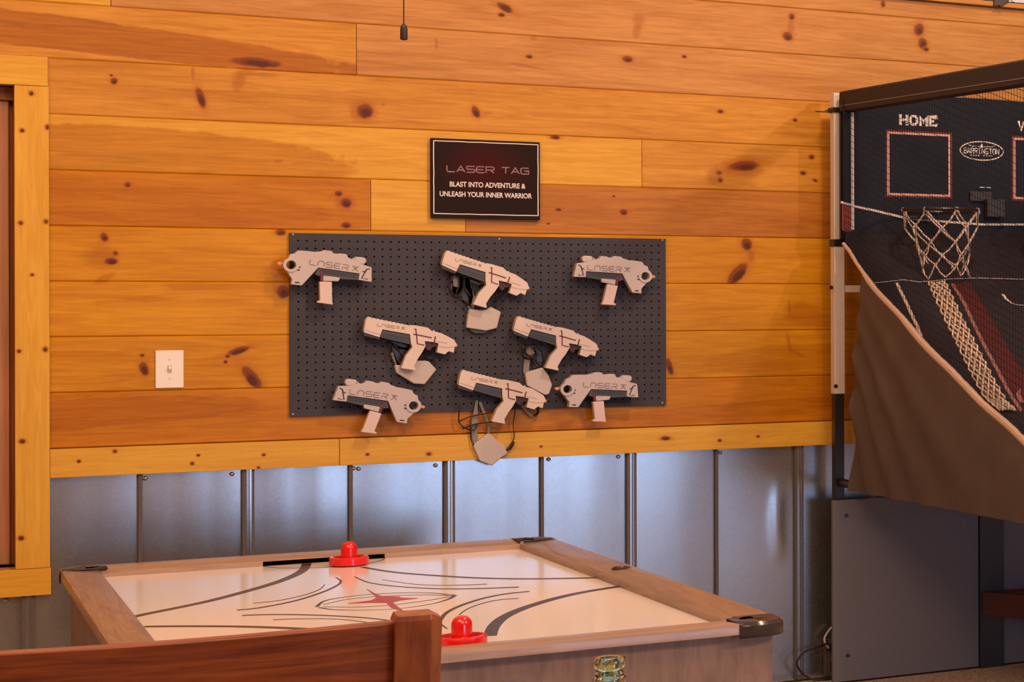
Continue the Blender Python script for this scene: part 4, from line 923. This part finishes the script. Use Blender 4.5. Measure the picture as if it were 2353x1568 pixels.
for x in (GX0+.6, GX1-.6):
    B().tube([(x+(.5 if x < GC else -.5), -5.7, NB+.6), (x+(.5 if x < GC else -.5), -84, NB+.6)], .65, 8).obj('lower_bar', 'post_k', bg, smooth=True)
    B().box(x-.8, x+.8, -85, -83.4, FZ, 29).obj('front_post', 'post_k', bg, bevel=.1)
    # padded sleeve on the top side bar
    b = B(); n = 8; vs = []
    for k in range(n+1):
        y = -6.9-78*k/n; zt_ = 31.9-1.5*k/n; zb_ = 28.9-1.7*k/n
        vs += [(x-.3, y, zt_-.2), (x-.1, y, zt_), (x+1.5, y, zt_), (x+1.8, y, zt_-.2), (x+1.8, y, zb_), (x-.3, y, zb_)]
    b.add(vs, [(6*k+j, 6*k+(j+1) % 6, 6*k+6+(j+1) % 6, 6*k+6+j) for k in range(n) for j in range(6)]+[tuple(range(6)), tuple(range(6*n+5, 6*n-1, -1))])
    b.obj('top_sleeve', 'sleeve', bg, bevel=.15)
    st_ = B(); st_.add([(x-.36, -7.2, 29.75), (x-.36, -85, 28.0), (x-.36, -85, 27.9), (x-.36, -7.2, 29.65), (x-.2, -7.2, 29.75), (x-.2, -85, 28.0), (x-.2, -85, 27.9), (x-.2, -7.2, 29.65)], [(0, 1, 2, 3), (7, 6, 5, 4), (0, 4, 5, 1), (3, 2, 6, 7)])
    st_.obj('sleeve_seam', 'strap', bg)
B().box(GX0+1, GX1-1, -85, -83.4, -22.6, -21.2).obj('front_bar', 'post_k', bg)
B().box(GX0+1, GX1-1, -85, -83.4, 27.4, 29).obj('front_bar', 'post_k', bg)
# side netting: diamond mesh
def sidenet(x):
    b = B(); st = 1.05; r = .035
    def clip(y0, z0_, y1, z1_):
        seg = []; n = 60
        for k in range(n+1):
            t = k/n; y = y0+(y1-y0)*t; z = z0_+(z1_-z0_)*t
            top_ = 28.9+(y+6)*.0215
            seg.append((y, z, (-84 < y < -8.2) and rz(y)+.2 < z < top_))
        out = []; cur = None
        for y, z, ok in seg:
            if ok: cur = (cur[0], (y, z)) if cur else ((y, z), (y, z))
            elif cur: out.append(cur); cur = None
        if cur: out.append(cur)
        return out
    def cordseg(a, c):
        if math.hypot(a[0]-c[0], a[1]-c[1]) < .25: return
        p, q_ = Vector((x, a[0], a[1])), Vector((x, c[0], c[1])); t = (q_-p).normalized()
        o1 = Vector((0, t.z, -t.y))*r; o2 = Vector((r*1.4, 0, 0))
        b.add([p+o1, p-o1, p+o2, q_+o1, q_-o1, q_+o2], [(0, 1, 4, 3), (1, 2, 5, 4), (2, 0, 3, 5)])
    for k in range(88):
        y0 = -8.3-k*.86
        for a, c in clip(y0, 30, y0-.4, -22): cordseg(a, c)
    for k in range(70):
        z0_ = 47-k*.95
        for a, c in clip(-8.2, z0_, -84, z0_-19): cordseg(a, c)
    return b.obj('side_net', 'blacknet', bg, kind='stuff')
sidenet(GX0+.1); sidenet(GX1-.1)
# lower cabinet panels against the wall
x0_, z1_ = 112.0, -28.8
B().box(112.0, 135.0, -7.5, -6.7, FZ+.25, z1_).obj('lower_panel', 'panel', bg, bevel=.08)
B().box(139.1, 158.0, -7.5, -6.7, FZ+.25, z1_).obj('lower_panel', 'panel', bg, bevel=.08)
B().box(135.05, 139.05, -7.9, -5.5, FZ, z1_).obj('centre_post', 'post_k', bg, bevel=.08)
B().box(112.2, 158.0, -7.3, -6.9, FZ, FZ+.25).obj('foot_strip', 'darkgap', bg)
B().hexa([(135.3, -8, -47.8), (158, -8, -47.8), (158, -30, -47.8), (146, -30, -47.8)], [(135.3, -8, -44.2), (158, -8, -44.2), (158, -30, -44.2), (146, -30, -44.2)]).obj('ball_shelf', 'beam', bg, bevel=.1)
for u, v in ((1945, 1185), (1948, 1507)):
    x, _, z = at(u, v, -7.5)
    B().prism([(x+.3*math.cos(PI/5*k), z+.3*math.sin(PI/5*k)) for k in range(10)], wallfr(-7.5), 0, .08).obj('bolt', 'post_k', bg)

# ================================================================== CORDS AND SOCKET
def cord(name, pts, r, mat, label):
    pp = [Vector(p) for p in pts]; out = []; L = len(pp)
    for i in range(L-1):
        p0 = pp[max(0, i-1)]; p1 = pp[i]; p2 = pp[i+1]; p3 = pp[min(L-1, i+2)]
        for k in range(8):
            t = k/8; out.append(.5*((2*p1)+(p2-p0)*t+(2*p0-5*p1+4*p2-p3)*t*t+(3*p1-p0-3*p2+p3)*t**3))
    out.append(pp[-1]); return B().tube(out, r, 8).obj(name, mat, smooth=True, label=label, cat='cord')
pts = [at(1903, 1478, -1.8), at(1880, 1487, -2.2), at(1850, 1498, -2.6), at(1834, 1515, -3), at(1832, 1530, -3), at(1843, 1548, -3), at(1862, 1560, -3.2)]
pts = [(x, y, max(z, FZ+.25)) for x, y, z in pts]+[(111.2, -3.6, FZ+.22), (115.5, -3.8, FZ+.22), (121, -3.6, FZ+.22)]
cord('power_cord', pts, .17, 'cable', 'black power cord looping from the socket to the floor beside the grey panel')
pts = [(80, -3.5, FZ+.2), (92, -2.6, FZ+.2), (103, -2.2, FZ+.2), (108, -2.0, FZ+.2), (111.0, -1.9, FZ+.2), (118, -2.2, FZ+.2)]
cord('floor_cord', pts, .15, 'cable', 'black cord lying along the foot of the metal wall')
pts = [at(1911, 1442, -1.2), at(1903, 1452, -1.4), at(1895, 1466, -1.6), at(1896, 1478, -1.8), at(1904, 1490, -1.6)]
cord('pale_cord', pts, .15, 'post_w', 'short pale cord at the wall socket beside the grey panel')
ox_, _, oz_ = at(1906, 1505, -.4)
so = empty('wall_socket', (ox_, -.3, oz_-3.2), 'dark wall socket with stacked plugs low on the metal wall beside the grey panel', 'socket')
B().box(ox_-.9, ox_+1.6, -.9, -.2, oz_-3.2, oz_+2.4).obj('socket_box', 'rib_shade_socket', so, bevel=.06)
B().box(ox_-.2, ox_+.9, -1.9, -.9, oz_+.6, oz_+1.9).obj('plug', 'black', so, bevel=.12)
B().box(ox_-.1, ox_+1.0, -1.8, -.9, oz_-2.4, oz_-1.0).obj('plug', 'black', so, bevel=.12)

# ================================================================== PULL CHAIN
fx, fy, _ = depth(928, 74, 165)
pc = empty('pull_cord', (fx, fy, depth(928, 92, 165)[2]), 'dark pull cord with a small black fob hanging in front of the upper pine boards', 'pull cord')
zt2 = depth(928, 55, 165)[2]; zb2 = depth(928, 92, 165)[2]
B().tube([(fx, fy, zt2), (fx+.03, fy, TOP)], .05, 5).obj('cord', 'cable', pc)
B().lathe((fx, fy, zb2), [(.2, 0), (.27, .08), (.27, .8), (.24, 1.05), (.12, 1.25), (.06, 1.3)], 12).obj('fob', 'cable', pc, smooth=True)
# dark clip on the ledge at the top right
bx_, _, bz_ = at(2292, 8, -1)
B().prism([(bx_-.7, bz_-.5), (bx_+.2, bz_-.35), (bx_+.5, bz_-.6), (bx_+.9, bz_-.2), (bx_+1.9, bz_+.5), (bx_+1.8, bz_+1.6), (bx_-.6, bz_+1.6)], wallfr(-.3), 0, 1.0).obj('ledge_clip', 'post_k', label='dark metal clip on the ledge above the top pine board', cat='clip', bevel=.08)

# ================================================================== CHAIR
px0, py0 = 16.0, -219.3; ZT = -12.22; rake = math.tan(math.radians(14))
ch = empty('wooden_chair', (px0-8, py0+10, FZ), 'reddish brown wooden chair with a curved top rail before the air hockey table', 'chair')
def yb_(z): return py0+(ZT-z)*rake if z > -38 else py0+(ZT+38)*rake-(z+38)*-.06*-1
SEATZ = FZ+24
def back_post(x, flip):
    w_, dpt = 1.75, 1.7; c = .42; vs = []; zs = [ZT, ZT-.25, -20, -28, SEATZ, FZ]
    ysx = [py0+(ZT-z)*rake if z >= SEATZ else py0+(ZT-SEATZ)*rake-(SEATZ-z)*.12 for z in zs]
    for z, y in zip(zs, ysx):
        sec = [(0, 0), (w_-c, 0), (w_, c), (w_, dpt), (0, dpt)]
        if z == ZT: sec = [(.08, .08), (w_-c-.02, .08), (w_-c+.02, .12), (w_-c+.02, dpt-.08), (.08, dpt-.08)]
        for a, d in sec: vs.append((x+(w_-a if flip else a), y+d, z))
    n = 5; L = len(zs)
    return B().add(vs, [(i*n+j, i*n+(j+1) % n, (i+1)*n+(j+1) % n, (i+1)*n+j) for i in range(L-1) for j in range(n)]+[tuple(range(n)), tuple(range(L*n-1, (L-1)*n-1, -1))]).obj('back_post', 'cherry_v', ch, bevel=.06)
WCH = 17.0
back_post(px0, False); back_post(px0-WCH, True)
def crest(z1, z0, bow, name, t=.85, arch=0, off=.45):
    n = 16; vs = []; xa, xb = px0-WCH+1.55, px0+.25
    for i in range(n+1):
        s_ = i/n; x = xa+(xb-xa)*s_; q_ = 1-(2*s_-1)**2
        for z in (z1-.0, z0):
            y = py0+(ZT-z)*rake+off-bow*q_; zz = z+(arch*q_ if z == z1 else 0)
            vs += [(x, y, zz), (x, y+t, zz)]
    b = B().add(vs, [(4*i+a, 4*i+b_, 4*i+4+b_, 4*i+4+a) for i in range(n) for a, b_ in ((0, 1), (1, 3), (3, 2), (2, 0))]+[(0, 1, 3, 2), (4*n, 4*n+1, 4*n+3, 4*n+2)])
    return b.obj(name, 'cherry', ch, smooth=True, bevel=.1)
crest(-12.50, -16.4, .75, 'top_rail', arch=-.05)
crest(-20, -22, 1.5, 'back_slat'); crest(-25, -27, 1.5, 'back_slat')
sy = py0+(ZT-SEATZ)*rake
B().prism([(px0-WCH+.3, sy-.2), (px0+1.4, sy-.2), (px0+2.2, sy+16.5), (px0-WCH-.5, sy+16.5)], lambda a, b, d: (a, b, SEATZ+d), -.9, .6).obj('seat', 'cherry', ch, bevel=.3)
for x in (px0-WCH-.2, px0+.3):
    B().hexa([(x, sy+14, SEATZ-.9), (x+1.6, sy+14, SEATZ-.9), (x+1.6, sy+15.6, SEATZ-.9), (x, sy+15.6, SEATZ-.9)], [(x+.2, sy+14.3, FZ), (x+1.4, sy+14.3, FZ), (x+1.4, sy+15.5, FZ), (x+.2, sy+15.5, FZ)]).obj('front_leg', 'cherry_v', ch)
    B().box(x+.4, x+1.2, sy-.8, sy+14.5, FZ+8, FZ+9.2).obj('stretcher', 'cherry', ch)
B().box(px0-WCH+1, px0+.8, sy+14.4, sy+15.2, FZ+6, FZ+7.2).obj('stretcher', 'cherry', ch)

bpy.context.view_layer.update()
th = math.radians(-4.3); pv = P(px0+.9, py0, 0); of = ch.location-pv; R2 = Matrix.Rotation(th, 3, 'Z')
ch.location = pv+R2 @ of; ch.rotation_euler = (0, 0, th)

# ================================================================== PUB TABLE, BOTTLE, CANISTER
TT = -20.2
pt = empty('pub_table', (22, -252, FZ), 'dark wooden pub table under the clear bottle, below the picture edge', 'table')
B().box(-6, 48, -272, -231, TT-1.3, TT).obj('tabletop', 'tabletop', pt, bevel=.2)
for x in (-3, 42):
    for y in (-269, -237): B().box(x, x+3, y, y+3, FZ, TT-1.3).obj('leg', 'cherry_v', pt, bevel=.1)
for y in (-268.4, -235.6): B().box(-1, 43, y, y+1, TT-4.5, TT-1.3).obj('apron', 'cherry', pt)
bx, by, bz = depth(1400, 1510, 73); H = bz-TT
prof = [(.9, 0), (1.15, .12), (1.2, .5), (1.2, H-4.2), (1.1, H-3.4), (.75, H-2.2), (.56, H-1.25), (.52, H-.95), (.56, H-.85), (.55, H-.72), (.47, H-.64), (.46, H-.52), (.42, H-.44), (.50, H-.36), (.535, H-.28), (.535, H-.06), (.50, H)]
inner = [(.38, H), (.36, H-.5), (.38, H-1.0), (.6, H-2.2), (.98, H-3.4), (1.08, H-4.2), (1.08, .45), (.8, .3), (.05, .28)]
B().lathe((bx, by, TT), prof+inner, 32).obj('glass_bottle', 'glass', label='clear greenish glass bottle neck with ringed lip at the bottom edge', cat='bottle', smooth=True)
cx2, cy2, cz2 = depth(1166, 1563.5, 76)
B().lathe((cx2, cy2, TT), [(.75, 0), (.8, .1), (.8, cz2-TT-.5), (.72, cz2-TT-.2), (.5, cz2-TT-.05), (.15, cz2-TT)], 24).obj('canister', 'black', label='black round-topped canister just showing at the bottom edge right of the chair', cat='canister', smooth=True)
